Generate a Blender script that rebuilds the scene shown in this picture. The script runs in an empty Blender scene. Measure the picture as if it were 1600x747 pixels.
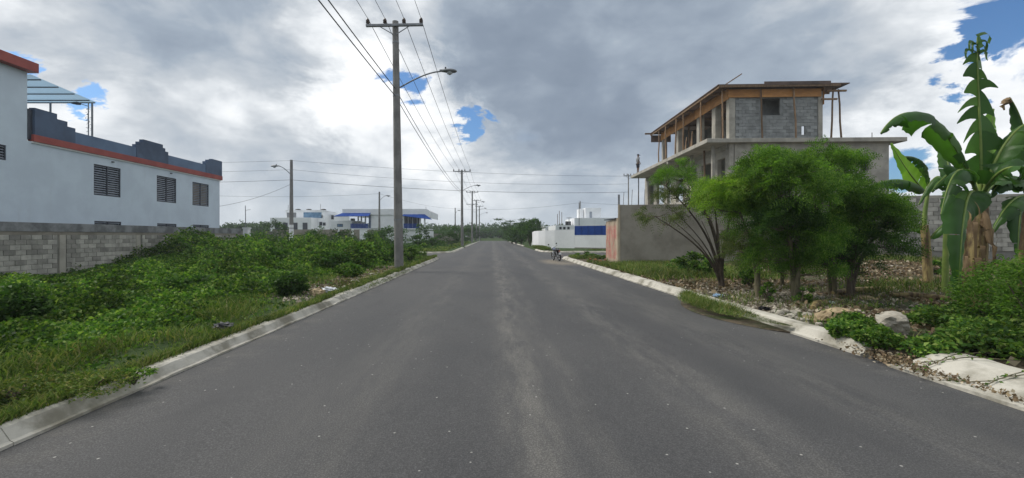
import bpy, bmesh, math, random
import numpy as np
from mathutils import Vector, Matrix

# ------------------------------------------------------------------ scene, camera, sky, sun
random.seed(7)
rng = np.random.default_rng(7)
scene = bpy.context.scene
COL = scene.collection
R = math.radians

CAM_H, FPX, VX, VY = 1.5, 700.0, 768.0, 369.0     # photo px (1600 x 747)
cam_d = bpy.data.cameras.new('camera')
cam = bpy.data.objects.new('camera', cam_d)
COL.objects.link(cam)
cam.location = (0, 0, CAM_H)
cam.rotation_euler = (R(90), 0, 0)
cam_d.sensor_width = 36
cam_d.lens = FPX / 1600 * 36
cam_d.shift_x = (800 - VX) / 1600
cam_d.shift_y = (VY - 373.5) / 1600
cam_d.clip_start = 0.05
cam_d.clip_end = 5000
scene.camera = cam

SUN_EL, SUN_AZ = R(50), R(-70)        # azimuth from +Y towards +X
sun_dir = Vector((math.sin(SUN_AZ) * math.cos(SUN_EL), math.cos(SUN_AZ) * math.cos(SUN_EL), math.sin(SUN_EL)))
sl = bpy.data.lights.new('sun', 'SUN')
sl.energy = 2.2
sl.angle = R(24)
sl.color = (1.0, 0.95, 0.87)
so = bpy.data.objects.new('sun', sl)
so.rotation_euler = sun_dir.to_track_quat('Z', 'Y').to_euler()
COL.objects.link(so)
scene.view_settings.view_transform = 'Standard'
scene.view_settings.look = 'None'
scene.view_settings.gamma = 1
scene.view_settings.exposure = 0.40
scene.view_settings.use_curve_mapping = False


class NT:
    """small node-tree helper"""
    def __init__(self, tree):
        self.t = tree
        tree.nodes.clear()

    def n(self, typ, ins=None, **props):
        nd = self.t.nodes.new(typ)
        for k, v in props.items():
            setattr(nd, k, v)
        for k, v in (ins or {}).items():
            self.set(nd, k, v)
        return nd

    def set(self, nd, k, v):
        s = nd.inputs[k]
        if isinstance(v, bpy.types.NodeSocket):
            self.t.links.new(v, s)
        elif isinstance(v, bpy.types.Node):
            self.t.links.new(v.outputs[0], s)
        else:
            if isinstance(v, (tuple, list)) and len(v) == 3 and s.type == 'RGBA':
                v = (*v, 1)
            s.default_value = v

    def m(self, op, a, b=0.0, c=0.0, clamp=False):
        nd = self.n('ShaderNodeMath', operation=op, use_clamp=clamp)
        self.set(nd, 0, a); self.set(nd, 1, b)
        if op in ('MULTIPLY_ADD',):
            self.set(nd, 2, c)
        return nd.outputs[0]

    def vm(self, op, a, b=(0, 0, 0)):
        nd = self.n('ShaderNodeVectorMath', operation=op)
        self.set(nd, 0, a); self.set(nd, 1, b)
        return nd.outputs['Value'] if op in ('DOT_PRODUCT', 'LENGTH') else nd.outputs[0]

    def mr(self, v, a, b, c=0.0, d=1.0, smooth=True):
        nd = self.n('ShaderNodeMapRange', interpolation_type='SMOOTHSTEP' if smooth else 'LINEAR')
        self.set(nd, 'Value', v)
        for k, x in (('From Min', a), ('From Max', b), ('To Min', c), ('To Max', d)):
            self.set(nd, k, x)
        return nd.outputs[0]

    def mix(self, f, a, b, blend='MIX'):
        nd = self.n('ShaderNodeMix', data_type='RGBA', blend_type=blend)
        self.set(nd, 0, f); self.set(nd, 6, a); self.set(nd, 7, b)
        return nd.outputs[2]

    def noise(self, vec, scale, detail=4, rough=.55, dist=0.0, out=0):
        nd = self.n('ShaderNodeTexNoise', {'Scale': scale, 'Detail': detail, 'Roughness': rough, 'Distortion': dist})
        if vec is not None:
            self.set(nd, 'Vector', vec)
        return nd.outputs[out]

    def ramp(self, f, stops, interp='LINEAR'):
        nd = self.n('ShaderNodeValToRGB')
        nd.color_ramp.interpolation = interp
        el = nd.color_ramp.elements
        while len(el) < len(stops):
            el.new(0.5)
        for e, (p, c) in zip(el, stops):
            e.position = p
            e.color = (*c, 1) if len(c) == 3 else c
        self.set(nd, 0, f)
        return nd.outputs[0]


def build_world():
    w = bpy.data.worlds.new('World')
    scene.world = w
    w.use_nodes = True
    T = NT(w.node_tree)
    sky = T.n('ShaderNodeTexSky', sky_type='NISHITA', sun_disc=False, sun_elevation=SUN_EL,
              sun_rotation=SUN_AZ, altitude=20, air_density=1.0, dust_density=1.2, ozone_density=1.3)
    d = T.n('ShaderNodeTexCoord').outputs['Generated']
    sx = T.n('ShaderNodeSeparateXYZ', {0: d})
    zc = T.m('ADD', T.m('MAXIMUM', sx.outputs[2], 0.0), 0.22)
    p = T.n('ShaderNodeCombineXYZ', {0: T.m('DIVIDE', sx.outputs[0], zc), 1: T.m('DIVIDE', sx.outputs[1], zc), 2: 0.37}).outputs[0]

    q = T.vm('MULTIPLY', d, (1.0, 1.0, 1.9))

    def blob(px, py, r, soft=1.0):
        v = Vector(((px - VX) / FPX, 1, (VY - py) / FPX)).normalized()
        warp = T.vm('DOT_PRODUCT', dw, tuple(v))
        return T.mr(warp, math.cos(R(r)), math.cos(R(r * (1 - soft))))
    # warped direction so that hand-placed banks get ragged edges
    wn = T.noise(q, 5.0, 9, .62, 0.3, out=1)
    wv = T.vm('SCALE', T.vm('SUBTRACT', wn, (.5, .5, .5)))
    wv.node.inputs['Scale'].default_value = 0.36
    dw = T.vm('NORMALIZE', T.vm('ADD', d, wv))

    big = T.noise(p, 0.95, 6, .52, 0.3)
    fine = T.noise(q, 7.5, 7, .55, 0.25)
    puff = T.noise(q, 2.7, 6, .50, 0.45)
    # coverage: mostly closed with a few blue gaps
    holes = None
    for a in [(632, 112, 4.0), (728, 195, 2.6), (15, 80, 2.2), (112, 142, 2.2), (1590, 40, 6.0), (1535, 80, 3.8), (1440, 268, 4.0)]:
        b = blob(*a)
        holes = b if holes is None else T.m('ADD', holes, b)
    cover = T.m('SUBTRACT', T.m('ADD', T.m('MULTIPLY', big, .75), T.m('MULTIPLY', fine, .25)), T.m('MULTIPLY', holes, .42))
    cov = T.mr(cover, .12, .40)
    # thickness: dark grey banks where thick, white at the thin edges
    dark = None
    for (px, py, r, k) in [(930, 60, 26, .17), (830, 170, 16, .17), (1150, 80, 20, .12), (960, 232, 9, .10), (330, 170, 16, .15), (480, 15, 8, .10),
                           (900, 300, 8, .05), (1290, 150, 14, .10), (100, 15, 9, .03), (200, 60, 7, .04)]:
        b = T.m('MULTIPLY', blob(px, py, r), k)
        dark = b if dark is None else T.m('ADD', dark, b)
    lite = None
    for (px, py, r, k) in [(520, 75, 9, .20), (600, 190, 12, .20), (720, 255, 9, .14), (690, 130, 6, .12), (250, 265, 13, .10), (120, 40, 10, .08), (1540, 190, 10, .20), (1270, 265, 9, .12), (860, 300, 7, .06), (450, 280, 12, .08), (40, 150, 10, .06)]:
        b = T.m('MULTIPLY', blob(px, py, r), k)
        lite = b if lite is None else T.m('ADD', lite, b)
    th = T.m('ADD', T.m('MULTIPLY', puff, .62), T.m('MULTIPLY', fine, .38))
    th = T.m('MULTIPLY_ADD', T.m('SUBTRACT', th, .5), 1.45, .40)
    th = T.m('SUBTRACT', T.m('ADD', th, dark), lite)
    cl = T.ramp(th, [(0.14, (8.6, 8.7, 8.8)), (0.28, (6.7, 6.95, 7.2)), (0.42, (4.5, 4.85, 5.25)), (0.58, (2.9, 3.4, 4.05)), (0.76, (2.1, 2.55, 3.2)), (1.0, (1.65, 2.05, 2.65))])
    # clouds pale towards the horizon
    hz = T.mr(sx.outputs[2], 0.0, 0.22, .55, 0.0)
    cl = T.mix(hz, cl, (4.4, 4.9, 5.4))
    skyc = T.mix(1.0, sky.outputs[0], (.52, .74, .96), 'MULTIPLY')
    col = T.mix(cov, skyc, cl)
    bg = T.n('ShaderNodeBackground', {'Color': col, 'Strength': 0.1})
    T.n('ShaderNodeOutputWorld', {0: bg})


build_world()

# ------------------------------------------------------------------ helpers


def P(px, py, d):
    return Vector(((px - VX) / FPX * d, d, CAM_H - (py - VY) / FPX * d))


def tag(o, label=None, cat=None, group=None, kind=None):
    for k, v in (('label', label), ('category', cat), ('group', group), ('kind', kind)):
        if v:
            o[k] = v
    return o


def empty(name, loc=(0, 0, 0), rz=0.0):
    o = bpy.data.objects.new(name, None)
    o.location = loc
    o.rotation_euler = (0, 0, rz)
    o.empty_display_size = .2
    COL.objects.link(o)
    return o


def link(name, me, mat=None, parent=None, loc=None):
    o = bpy.data.objects.new(name, me)
    COL.objects.link(o)
    if mat is not None and not me.materials:
        me.materials.append(mat)
    if parent is not None:
        o.parent = parent
    if loc is not None:
        o.location = loc
    return o


def copy_tree(o, parent=None):
    c = o.copy()
    COL.objects.link(c)
    c.parent = parent
    for ch in o.children:
        copy_tree(ch, c)
    return c


class MB:
    """collects geometry, builds ONE mesh object"""
    def __init__(self):
        self.v = []
        self.f = []
        self.sm = []

    def add(self, vs, fs, smooth=False):
        b = len(self.v)
        self.v += [tuple(x) for x in vs]
        for f in fs:
            self.f.append(tuple(i + b for i in f))
            self.sm.append(smooth)

    def box(self, x0, x1, y0, y1, z0, z1, bev=0.0):
        if bev <= 0:
            self.add([(x0, y0, z0), (x1, y0, z0), (x1, y1, z0), (x0, y1, z0), (x0, y0, z1), (x1, y0, z1), (x1, y1, z1), (x0, y1, z1)],
                     [(0, 3, 2, 1), (4, 5, 6, 7), (0, 1, 5, 4), (1, 2, 6, 5), (2, 3, 7, 6), (3, 0, 4, 7)])
        else:
            b = min(bev, .45 * min(abs(x1 - x0), abs(y1 - y0), abs(z1 - z0)))
            bm = bmesh.new()
            r = bmesh.ops.create_cube(bm, size=1)
            for v in bm.verts:
                v.co = Vector(((x0 + x1) / 2 + v.co.x * (x1 - x0), (y0 + y1) / 2 + v.co.y * (y1 - y0), (z0 + z1) / 2 + v.co.z * (z1 - z0)))
            bmesh.ops.bevel(bm, geom=bm.edges[:], offset=b, segments=1, affect='EDGES')
            self.bm(bm)

    def bm(self, bm, smooth=False):
        bm.verts.index_update()
        self.add([v.co[:] for v in bm.verts], [[v.index for v in f.verts] for f in bm.faces], smooth)
        bm.free()

    def obox(self, c, ax, ay, az):
        """oriented box: centre and three half-axis vectors"""
        c, ax, ay, az = map(Vector, (c, ax, ay, az))
        vs = [c + sx * ax + sy * ay + sz * az for sz in (-1, 1) for (sx, sy) in ((-1, -1), (1, -1), (1, 1), (-1, 1))]
        self.add(vs, [(0, 3, 2, 1), (4, 5, 6, 7), (0, 1, 5, 4), (1, 2, 6, 5), (2, 3, 7, 6), (3, 0, 4, 7)])

    def bar(self, a, b, w, h, up=(0, 0, 1)):
        a, b = Vector(a), Vector(b)
        d = (b - a)
        L = d.length
        d.normalize()
        up = Vector(up)
        if abs(d.dot(up)) > .95:
            up = Vector((0, 1, 0))
        s = d.cross(up).normalized()
        u = s.cross(d).normalized()
        self.obox((a + b) / 2, d * L / 2, s * w / 2, u * h / 2)

    def tube(self, pts, rad, n=8, caps=True, smooth=True):
        pts = [Vector(p) for p in pts]
        if not hasattr(rad, '__len__'):
            rad = [rad] * len(pts)
        vs, fs = [], []
        prev = None
        for i, p in enumerate(pts):
            t = (pts[min(i + 1, len(pts) - 1)] - pts[max(i - 1, 0)])
            if t.length < 1e-9:
                t = Vector((0, 0, 1))
            t.normalize()
            if prev is None:
                ref = Vector((0, 1, 0)) if abs(t.y) < .9 else Vector((1, 0, 0))
                s = t.cross(ref).normalized()
            else:
                s = (prev - t * prev.dot(t))
                s = s.normalized() if s.length > 1e-6 else t.orthogonal().normalized()
            prev = s
            u = t.cross(s)
            for k in range(n):
                a = 2 * math.pi * k / n
                vs.append(p + (s * math.cos(a) + u * math.sin(a)) * rad[i])
        for i in range(len(pts) - 1):
            for k in range(n):
                k2 = (k + 1) % n
                fs.append((i * n + k, i * n + k2, (i + 1) * n + k2, (i + 1) * n + k))
        self.add(vs, fs, smooth)
        if caps:
            self.add(vs[:n], [tuple(range(n - 1, -1, -1))])
            self.add(vs[-n:], [tuple(range(n))])

    def prism(self, poly, axis, a, b):
        """polygon [(p,q)] extruded along 'x'|'y'|'z' from a to b"""
        def mk(p, q, r):
            return {'x': (r, p, q), 'y': (p, r, q), 'z': (p, q, r)}[axis]
        n = len(poly)
        self.add([mk(p, q, a) for p, q in poly] + [mk(p, q, b) for p, q in poly],
                 [tuple(range(n - 1, -1, -1)), tuple(range(n, 2 * n))] + [(i, (i + 1) % n, n + (i + 1) % n, n + i) for i in range(n)])

    def wall(self, O, U, V, N, u1, v1, holes, t):
        """slab from O spanning U*u1, V*v1, thickness t along -N (N = outer side), with rectangular holes (ua,ub,va,vb)"""
        O, U, V, N = map(Vector, (O, U, V, N))
        us = sorted({0, u1, *[h[0] for h in holes], *[h[1] for h in holes]})
        vv = sorted({0, v1, *[h[2] for h in holes], *[h[3] for h in holes]})

        def solid(i, j):
            if i < 0 or j < 0 or i >= len(us) - 1 or j >= len(vv) - 1:
                return False
            cu, cv = (us[i] + us[i + 1]) / 2, (vv[j] + vv[j + 1]) / 2
            return not any(h[0] < cu < h[1] and h[2] < cv < h[3] for h in holes)

        def pt(u, v, d):
            return O + U * u + V * v - N * d
        for i in range(len(us) - 1):
            for j in range(len(vv) - 1):
                if not solid(i, j):
                    continue
                a, b, c, d = us[i], us[i + 1], vv[j], vv[j + 1]
                self.add([pt(a, c, 0), pt(b, c, 0), pt(b, d, 0), pt(a, d, 0)], [(0, 1, 2, 3)])
                self.add([pt(a, c, t), pt(b, c, t), pt(b, d, t), pt(a, d, t)], [(3, 2, 1, 0)])
                if not solid(i - 1, j):
                    self.add([pt(a, c, 0), pt(a, d, 0), pt(a, d, t), pt(a, c, t)], [(0, 1, 2, 3)])
                if not solid(i + 1, j):
                    self.add([pt(b, c, 0), pt(b, d, 0), pt(b, d, t), pt(b, c, t)], [(3, 2, 1, 0)])
                if not solid(i, j - 1):
                    self.add([pt(a, c, 0), pt(b, c, 0), pt(b, c, t), pt(a, c, t)], [(3, 2, 1, 0)])
                if not solid(i, j + 1):
                    self.add([pt(a, d, 0), pt(b, d, 0), pt(b, d, t), pt(a, d, t)], [(0, 1, 2, 3)])

    def mesh(self, name, mat=None):
        me = bpy.data.meshes.new(name)
        me.from_pydata(self.v, [], self.f)
        me.polygons.foreach_set('use_smooth', self.sm)
        if mat is not None:
            me.materials.append(mat)
        me.update()
        return me

    def build(self, name, mat, parent=None, loc=None):
        """vertices are in world space unless a parent frame is given; loc shifts the origin"""
        if loc is not None:
            L = Vector(loc)
            self.v = [tuple(Vector(v) - L) for v in self.v]
        return link(name, self.mesh(name, mat), None, parent, loc)


# value noise for layout
_lat = np.random.default_rng(3).random((256, 256))


def vnoise(x, y, s=1.0, o=0):
    x = np.asarray(x, float) * s + 37.3 + o * 17.1
    y = np.asarray(y, float) * s + 11.7 + o * 29.3
    xi, yi = np.floor(x).astype(int), np.floor(y).astype(int)
    fx, fy = x - xi, y - yi
    fx, fy = fx * fx * (3 - 2 * fx), fy * fy * (3 - 2 * fy)
    g = lambda a, b: _lat[a % 256, b % 256]
    return (g(xi, yi) * (1 - fx) + g(xi + 1, yi) * fx) * (1 - fy) + (g(xi, yi + 1) * (1 - fx) + g(xi + 1, yi + 1) * fx) * fy


def sstep(a, b, x):
    t = np.clip((np.asarray(x, float) - a) / (b - a), 0, 1)
    return t * t * (3 - 2 * t)


def quads_mesh(name, V, mat, smooth=False):
    """V: (N,4,3) array -> N separate quads"""
    V = np.asarray(V, np.float32)
    n = len(V)
    me = bpy.data.meshes.new(name)
    me.vertices.add(n * 4)
    me.vertices.foreach_set('co', V.reshape(-1))
    me.loops.add(n * 4)
    me.loops.foreach_set('vertex_index', np.arange(n * 4, dtype=np.int32))
    me.polygons.add(n)
    me.polygons.foreach_set('loop_start', np.arange(0, n * 4, 4, dtype=np.int32))
    me.polygons.foreach_set('loop_total', np.full(n, 4, dtype=np.int32))
    me.update(calc_edges=True)
    me.materials.append(mat)
    return me


def unit(a):
    return a / np.maximum(np.linalg.norm(a, axis=-1, keepdims=True), 1e-9)


def leaf_quads(pos, axis, L, W, fold=.18, droop=.12):
    """rhombic leaf blades; axis unit (N,3)"""
    n = len(pos)
    L = np.broadcast_to(np.asarray(L, float), (n,))[:, None]
    W = np.broadcast_to(np.asarray(W, float), (n,))[:, None]
    rv = unit(rng.normal(size=(n, 3)) * np.array([1, 1, .55]))
    side = unit(np.cross(axis, rv))
    nrm = np.cross(side, axis)
    nrm *= np.where(nrm[:, 2:3] < 0, -1, 1)
    mid = pos + axis * L * .45
    tip = pos + axis * L - nrm * L * droop
    return np.stack([pos, mid + side * W * .5 + nrm * W * fold, tip, mid - side * W * .5 + nrm * W * fold], 1)


def in_view(p, m=260):
    px = VX + p[:, 0] / np.maximum(p[:, 1], .3) * FPX
    return (p[:, 1] > .8) & (px > -m) & (px < 1600 + m)


# ------------------------------------------------------------------ materials
MATS = {}


def mat(name, c1, c2=None, scale=4.0, rough=.85, bump=0.0, bscale=30.0, metal=0.0, objvar=0.0, streak=0.0, streakc=(.10, .10, .09), spec=.35, detail=5, stretch=(1, 1, 1), contrast=(.35, .65), coords='Object'):
    if name in MATS:
        return MATS[name]
    m = bpy.data.materials.new(name)
    m.use_nodes = True
    T = NT(m.node_tree)
    co = T.n('ShaderNodeTexCoord').outputs[coords]
    if coords == 'Object':
        geo = T.n('ShaderNodeNewGeometry').outputs['Position']
        co = geo
    cs = T.vm('MULTIPLY', co, stretch) if stretch != (1, 1, 1) else co
    c2 = c2 or tuple(x * .8 for x in c1)
    f = T.mr(T.noise(cs, scale, detail, .6), *contrast)
    col = T.mix(f, c1, c2)
    if streak:
        sv = T.vm('MULTIPLY', co, (2.2, 2.2, .16))
        s1 = T.mr(T.noise(sv, 1.6, 6, .65), .52, .78)
        s2 = T.mr(T.noise(co, .55, 4, .6), .40, .70)
        col = T.mix(T.m('MULTIPLY', T.m('MULTIPLY', s1, s2), streak), col, streakc)
    if objvar:
        rnd = T.n('ShaderNodeObjectInfo').outputs['Random']
        k = T.mr(rnd, 0, 1, 1 - objvar, 1 + objvar, smooth=False)
        cc = T.n('ShaderNodeCombineColor', {0: k, 1: k, 2: k}).outputs[0]
        col = T.mix(1.0, col, cc, 'MULTIPLY')
    b = T.n('ShaderNodeBsdfPrincipled', {'Base Color': col, 'Roughness': rough, 'Metallic': metal, 'Specular IOR Level': spec})
    if bump:
        bn = T.n('ShaderNodeBump', {'Height': T.noise(cs, bscale, 5, .6), 'Strength': bump, 'Distance': .02})
        T.set(b, 'Normal', bn)
    T.n('ShaderNodeOutputMaterial', {0: b})
    MATS[name] = m
    return m


def leafmat(name, stops, trans=.32, rough=.6, patch=.9, patch_dark=(.55, 1.35), spec=.12):
    m = bpy.data.materials.new(name)
    m.use_nodes = True
    T = NT(m.node_tree)
    g = T.n('ShaderNodeNewGeometry')
    col = T.ramp(g.outputs['Random Per Island'], stops)
    pn = T.mr(T.noise(g.outputs['Position'], patch, 3, .6), .32, .68, patch_dark[0], patch_dark[1])
    cc = T.n('ShaderNodeCombineColor', {0: pn, 1: pn, 2: pn}).outputs[0]
    col = T.mix(1.0, col, cc, 'MULTIPLY')
    b = T.n('ShaderNodeBsdfPrincipled', {'Base Color': col, 'Roughness': rough, 'Specular IOR Level': spec})
    tr = T.n('ShaderNodeBsdfTranslucent', {'Color': T.mix(1.0, col, (1.5, 1.75, .7), 'MULTIPLY')})
    mx = T.n('ShaderNodeMixShader', {0: trans, 1: b.outputs[0], 2: tr.outputs[0]})
    T.n('ShaderNodeOutputMaterial', {0: mx})
    return m


def asphalt_mat():
    m = bpy.data.materials.new('asphalt')
    m.use_nodes = True
    T = NT(m.node_tree)
    p = T.n('ShaderNodeNewGeometry').outputs['Position']
    s = T.n('ShaderNodeSeparateXYZ', {0: p})
    x, y = s.outputs[0], s.outputs[1]
    big = T.noise(T.vm('MULTIPLY', p, (1, .35, 1)), .55, 5, .62)
    col = T.mix(T.mr(big, .33, .68), (.066, .066, .068), (.098, .097, .097))
    # patches
    pat = T.mr(T.noise(T.vm('MULTIPLY', p, (1, .5, 1)), 1.7, 5, .6), .55, .72)
    col = T.mix(T.m('MULTIPLY', pat, .35), col, (.052, .052, .055))
    # dusty wheel tracks along the street: worn-in dust
    wob = T.m('MULTIPLY', T.m('SUBTRACT', T.noise(T.vm('MULTIPLY', p, (0, .22, 0)), 1.0, 3, .5), .5), .8)
    for (cx, hw, k) in ((.33, .20, .95), (1.95, .30, .55), (-1.25, .35, .36), (.75, .10, .40), (3.3, .35, .4)):
        dx = T.m('ABSOLUTE', T.m('SUBTRACT', T.m('ADD', x, wob), cx))
        tr = T.mr(dx, hw * 1.9, hw * .1)
        br = T.mr(T.noise(T.vm('MULTIPLY', p, (2.5, .5, 1)), 1.6, 6, .7), .32, .70)
        col = T.mix(T.m('MULTIPLY', T.m('MULTIPLY', tr, br), k), col, (.165, .158, .145))
    # sandy spill near the parked motorbike
    d2 = T.m('ADD', T.m('POWER', T.m('DIVIDE', T.m('SUBTRACT', x, 3.9), 1.3), 2.0), T.m('POWER', T.m('DIVIDE', T.m('SUBTRACT', y, 25.8), 3.2), 2.0))
    sp = T.m('MULTIPLY', T.mr(d2, 1.2, .1), T.mr(T.noise(p, 1.3, 6, .65), .3, .55))
    col = T.mix(T.m('MULTIPLY', sp, .85), col, (.25, .215, .165))
    # dust along both edges
    ed = T.m('ADD', T.mr(x, -2.7, -3.5), T.mr(x, 3.9, 4.7))
    ed = T.m('MULTIPLY', ed, T.mr(T.noise(p, 2.2, 6, .7), .42, .68))
    col = T.mix(T.m('MULTIPLY', ed, .45), col, (.17, .16, .14))
    # aggregate
    ag = T.noise(p, 95, 3, .75)
    col = T.mix(T.mr(ag, .40, .75), T.mix(1.0, col, (.62, .62, .62), 'MULTIPLY'), T.mix(1.0, col, (1.5, 1.5, 1.5), 'MULTIPLY'))
    vo = T.n('ShaderNodeTexVoronoi', {'Vector': p, 'Scale': 22.0, 'Randomness': 1.0})
    vc = T.n('ShaderNodeSeparateColor', {0: vo.outputs['Color']})
    spk = T.m('MULTIPLY', T.mr(vo.outputs['Distance'], .24, .14), T.mr(vc.outputs[0], .978, .985))
    col = T.mix(T.m('MULTIPLY', spk, .85), col, (.42, .41, .38))
    b = T.n('ShaderNodeBsdfPrincipled', {'Base Color': col, 'Roughness': T.mr(big, .3, .7, .72, .88), 'Specular IOR Level': .35})
    h = T.m('ADD', T.m('MULTIPLY', T.noise(p, 75, 4, .7), .6), T.m('MULTIPLY', T.noise(p, 6, 4, .6), .6))
    T.set(b, 'Normal', T.n('ShaderNodeBump', {'Height': h, 'Strength': .55, 'Distance': .02}))
    T.n('ShaderNodeOutputMaterial', {0: b})
    return m


def ground_mat():
    m = bpy.data.materials.new('soil')
    m.use_nodes = True
    T = NT(m.node_tree)
    p = T.n('ShaderNodeNewGeometry').outputs['Position']
    s = T.n('ShaderNodeSeparateXYZ', {0: p})
    n1 = T.noise(p, .6, 6, .65)
    soil = T.mix(T.mr(T.noise(p, 3.0, 7, .7), .35, .65), (.13, .105, .075), (.075, .062, .045))
    soil = T.mix(T.mr(T.noise(p, 14, 5, .7), .55, .75), soil, (.26, .23, .18))
    grass = T.mix(T.mr(T.noise(p, 4, 6, .7), .35, .65), (.055, .085, .026), (.03, .055, .016))
    left = T.mr(s.outputs[0], -3.4, -4.6, .0, .35)
    far = T.mr(s.outputs[1], 30, 45, 0, .35)
    f = T.mr(T.m('ADD', T.m('ADD', n1, left), far), .50, .66)
    col = T.mix(f, soil, grass)
    b = T.n('ShaderNodeBsdfPrincipled', {'Base Color': col, 'Roughness': .95, 'Specular IOR Level': .15})
    T.set(b, 'Normal', T.n('ShaderNodeBump', {'Height': T.noise(p, 18, 6, .7), 'Strength': .8, 'Distance': .05}))
    T.n('ShaderNodeOutputMaterial', {0: b})
    return m


def glassmat(name, col, rough=.08):
    return mat(name, col, tuple(c * .85 for c in col), 2, rough=rough, spec=.6)


def graffiti_mat():
    m = bpy.data.materials.new('graffiti_sheet')
    m.use_nodes = True
    T = NT(m.node_tree)
    p = T.n('ShaderNodeNewGeometry').outputs['Position']
    base = T.mix(T.mr(T.noise(p, 2.5, 6, .65), .35, .65), (.44, .36, .26), (.33, .26, .19))
    sv = T.vm('MULTIPLY', p, (1, 2.2, 1.0))
    w = T.n('ShaderNodeTexWave', {'Vector': sv, 'Scale': 1.5, 'Distortion': 9.0, 'Detail': 2.0, 'Detail Scale': 1.4}, wave_type='RINGS')
    s = T.n('ShaderNodeSeparateXYZ', {0: p})
    band = T.m('MULTIPLY', T.mr(s.outputs[2], .25, .4), T.mr(s.outputs[2], 2.15, 1.95))
    ink = T.m('MULTIPLY', T.mr(w.outputs['Fac'], .66, .76), band)
    ink = T.m('MULTIPLY', ink, T.mr(T.noise(p, 1.3, 3, .6), .36, .52))
    pink = T.m('MULTIPLY', T.mr(T.noise(p, 1.7, 4, .6), .5, .65), .4)
    col = T.mix(T.m('MULTIPLY', pink, .6), base, (.46, .27, .22))
    col = T.mix(ink, col, (.48, .055, .07))
    b = T.n('ShaderNodeBsdfPrincipled', {'Base Color': col, 'Roughness': .75})
    T.n('ShaderNodeOutputMaterial', {0: b})
    return m


M = {}
M['asphalt'] = asphalt_mat()
M['soil'] = ground_mat()
M['kerb'] = mat('kerb_concrete', (.52, .495, .43), (.22, .205, .16), 1.9, contrast=(.42, .68), bump=.5, bscale=22, detail=8, streak=.0)
M['concrete'] = mat('concrete', (.43, .405, .35), (.30, .285, .245), 1.6, bump=.35, bscale=25, streak=.45, detail=7)
M['pole'] = mat('pole_concrete', (.235, .23, .22), (.165, .16, .155), 2.0, bump=.25, bscale=40, streak=.3)
M['plaster'] = mat('grey_render', (.30, .275, .23), (.21, .19, .155), 1.1, bump=.25, bscale=14, streak=.6, streakc=(.12, .115, .10), detail=7)
M['plaster2'] = mat('tan_render', (.45, .39, .29), (.36, .30, .22), 1.6, bump=.25, bscale=14, streak=.4)
M['mortar'] = mat('mortar', (.27, .262, .235), (.19, .185, .165), 3, bump=.4, bscale=30, streak=.4)
M['block'] = mat('cement_block', (.42, .405, .36), (.29, .28, .25), 2.6, bump=.5, bscale=45, objvar=.34, detail=7, streak=.35, streakc=(.13, .13, .115))
M['block2'] = mat('grey_block', (.30, .31, .305), (.23, .24, .235), 2.6, bump=.4, bscale=45, objvar=.16, detail=7)
M['capping'] = mat('old_capping', (.27, .28, .285), (.13, .135, .14), 1.8, bump=.5, bscale=20, detail=8, streak=.5)
M['white'] = mat('blue_cast_white_paint', (.60, .69, .77), (.54, .62, .70), .8, rough=.7, streak=.22, streakc=(.38, .40, .42))  # white wall; the bluish windscreen cast is put into its base colour
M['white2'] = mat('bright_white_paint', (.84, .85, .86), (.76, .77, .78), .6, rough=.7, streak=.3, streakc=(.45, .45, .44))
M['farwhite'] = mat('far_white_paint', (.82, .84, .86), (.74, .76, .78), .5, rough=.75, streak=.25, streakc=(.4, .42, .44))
M['navy'] = mat('blue_grey_paint', (.085, .125, .20), (.05, .075, .125), .7, rough=.6, streak=.3, streakc=(.03, .035, .05))
M['navy_lt'] = mat('slate_blue_paint', (.125, .19, .30), (.095, .145, .23), .7, rough=.6, streak=.3, streakc=(.05, .06, .09))
M['red'] = mat('brick_red_paint', (.36, .085, .068), (.28, .062, .052), 1.2, rough=.6, streak=.25, streakc=(.2, .05, .04))
M['blue'] = mat('royal_blue_paint', (.018, .068, .30), (.013, .05, .23), 1.0, rough=.85, spec=.1)
M['louvre'] = mat('louvre_metal', (.34, .38, .43), (.27, .30, .35), 3, rough=.4, metal=.3)
M['frame'] = mat('dark_frame', (.045, .055, .075), (.035, .04, .055), 3, rough=.4)
M['pane'] = glassmat('dark_pane', (.014, .020, .034))
M['pane_warm'] = mat('warm_light_pane', (.50, .36, .22), (.40, .28, .17), 2, rough=.5)  # warm light through the open slats, painted as the pane colour
M['dark'] = mat('dark_interior', (.03, .03, .032), (.02, .02, .022), 2)
M['zinc'] = mat('blue_zinc', (.16, .28, .42), (.07, .16, .27), 1.5, rough=.4, metal=.2)
M['steel'] = mat('galvanised', (.24, .25, .26), (.17, .18, .19), 4, rough=.45, metal=.6)
M['rust'] = mat('rebar', (.12, .075, .05), (.07, .05, .04), 6, rough=.85)
M['wire'] = mat('cable_black', (.028, .028, .03), (.02, .02, .022), 3, rough=.6)
M['insul'] = mat('insulator', (.085, .06, .05), (.06, .045, .04), 3, rough=.3)
M['wood'] = mat('rough_timber', (.30, .20, .12), (.17, .11, .07), 3, bump=.4, bscale=30, objvar=.35, stretch=(6, 6, .7))
M['ply'] = mat('plywood', (.55, .27, .09), (.42, .20, .07), 1.7, rough=.7, objvar=.22, stretch=(1, 1, 3), streak=.4, streakc=(.16, .09, .05))
M['plydark'] = mat('weathered_plywood', (.17, .12, .10), (.10, .075, .065), 1.7, rough=.8, objvar=.2)
M['bark'] = mat('bark', (.12, .095, .07), (.065, .05, .038), 5, bump=.8, bscale=30, stretch=(3, 3, .8))
M['bark_pale'] = mat('mossy_bark', (.17, .15, .09), (.085, .075, .045), 4, bump=.8, bscale=30, stretch=(3, 3, .8))
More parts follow.
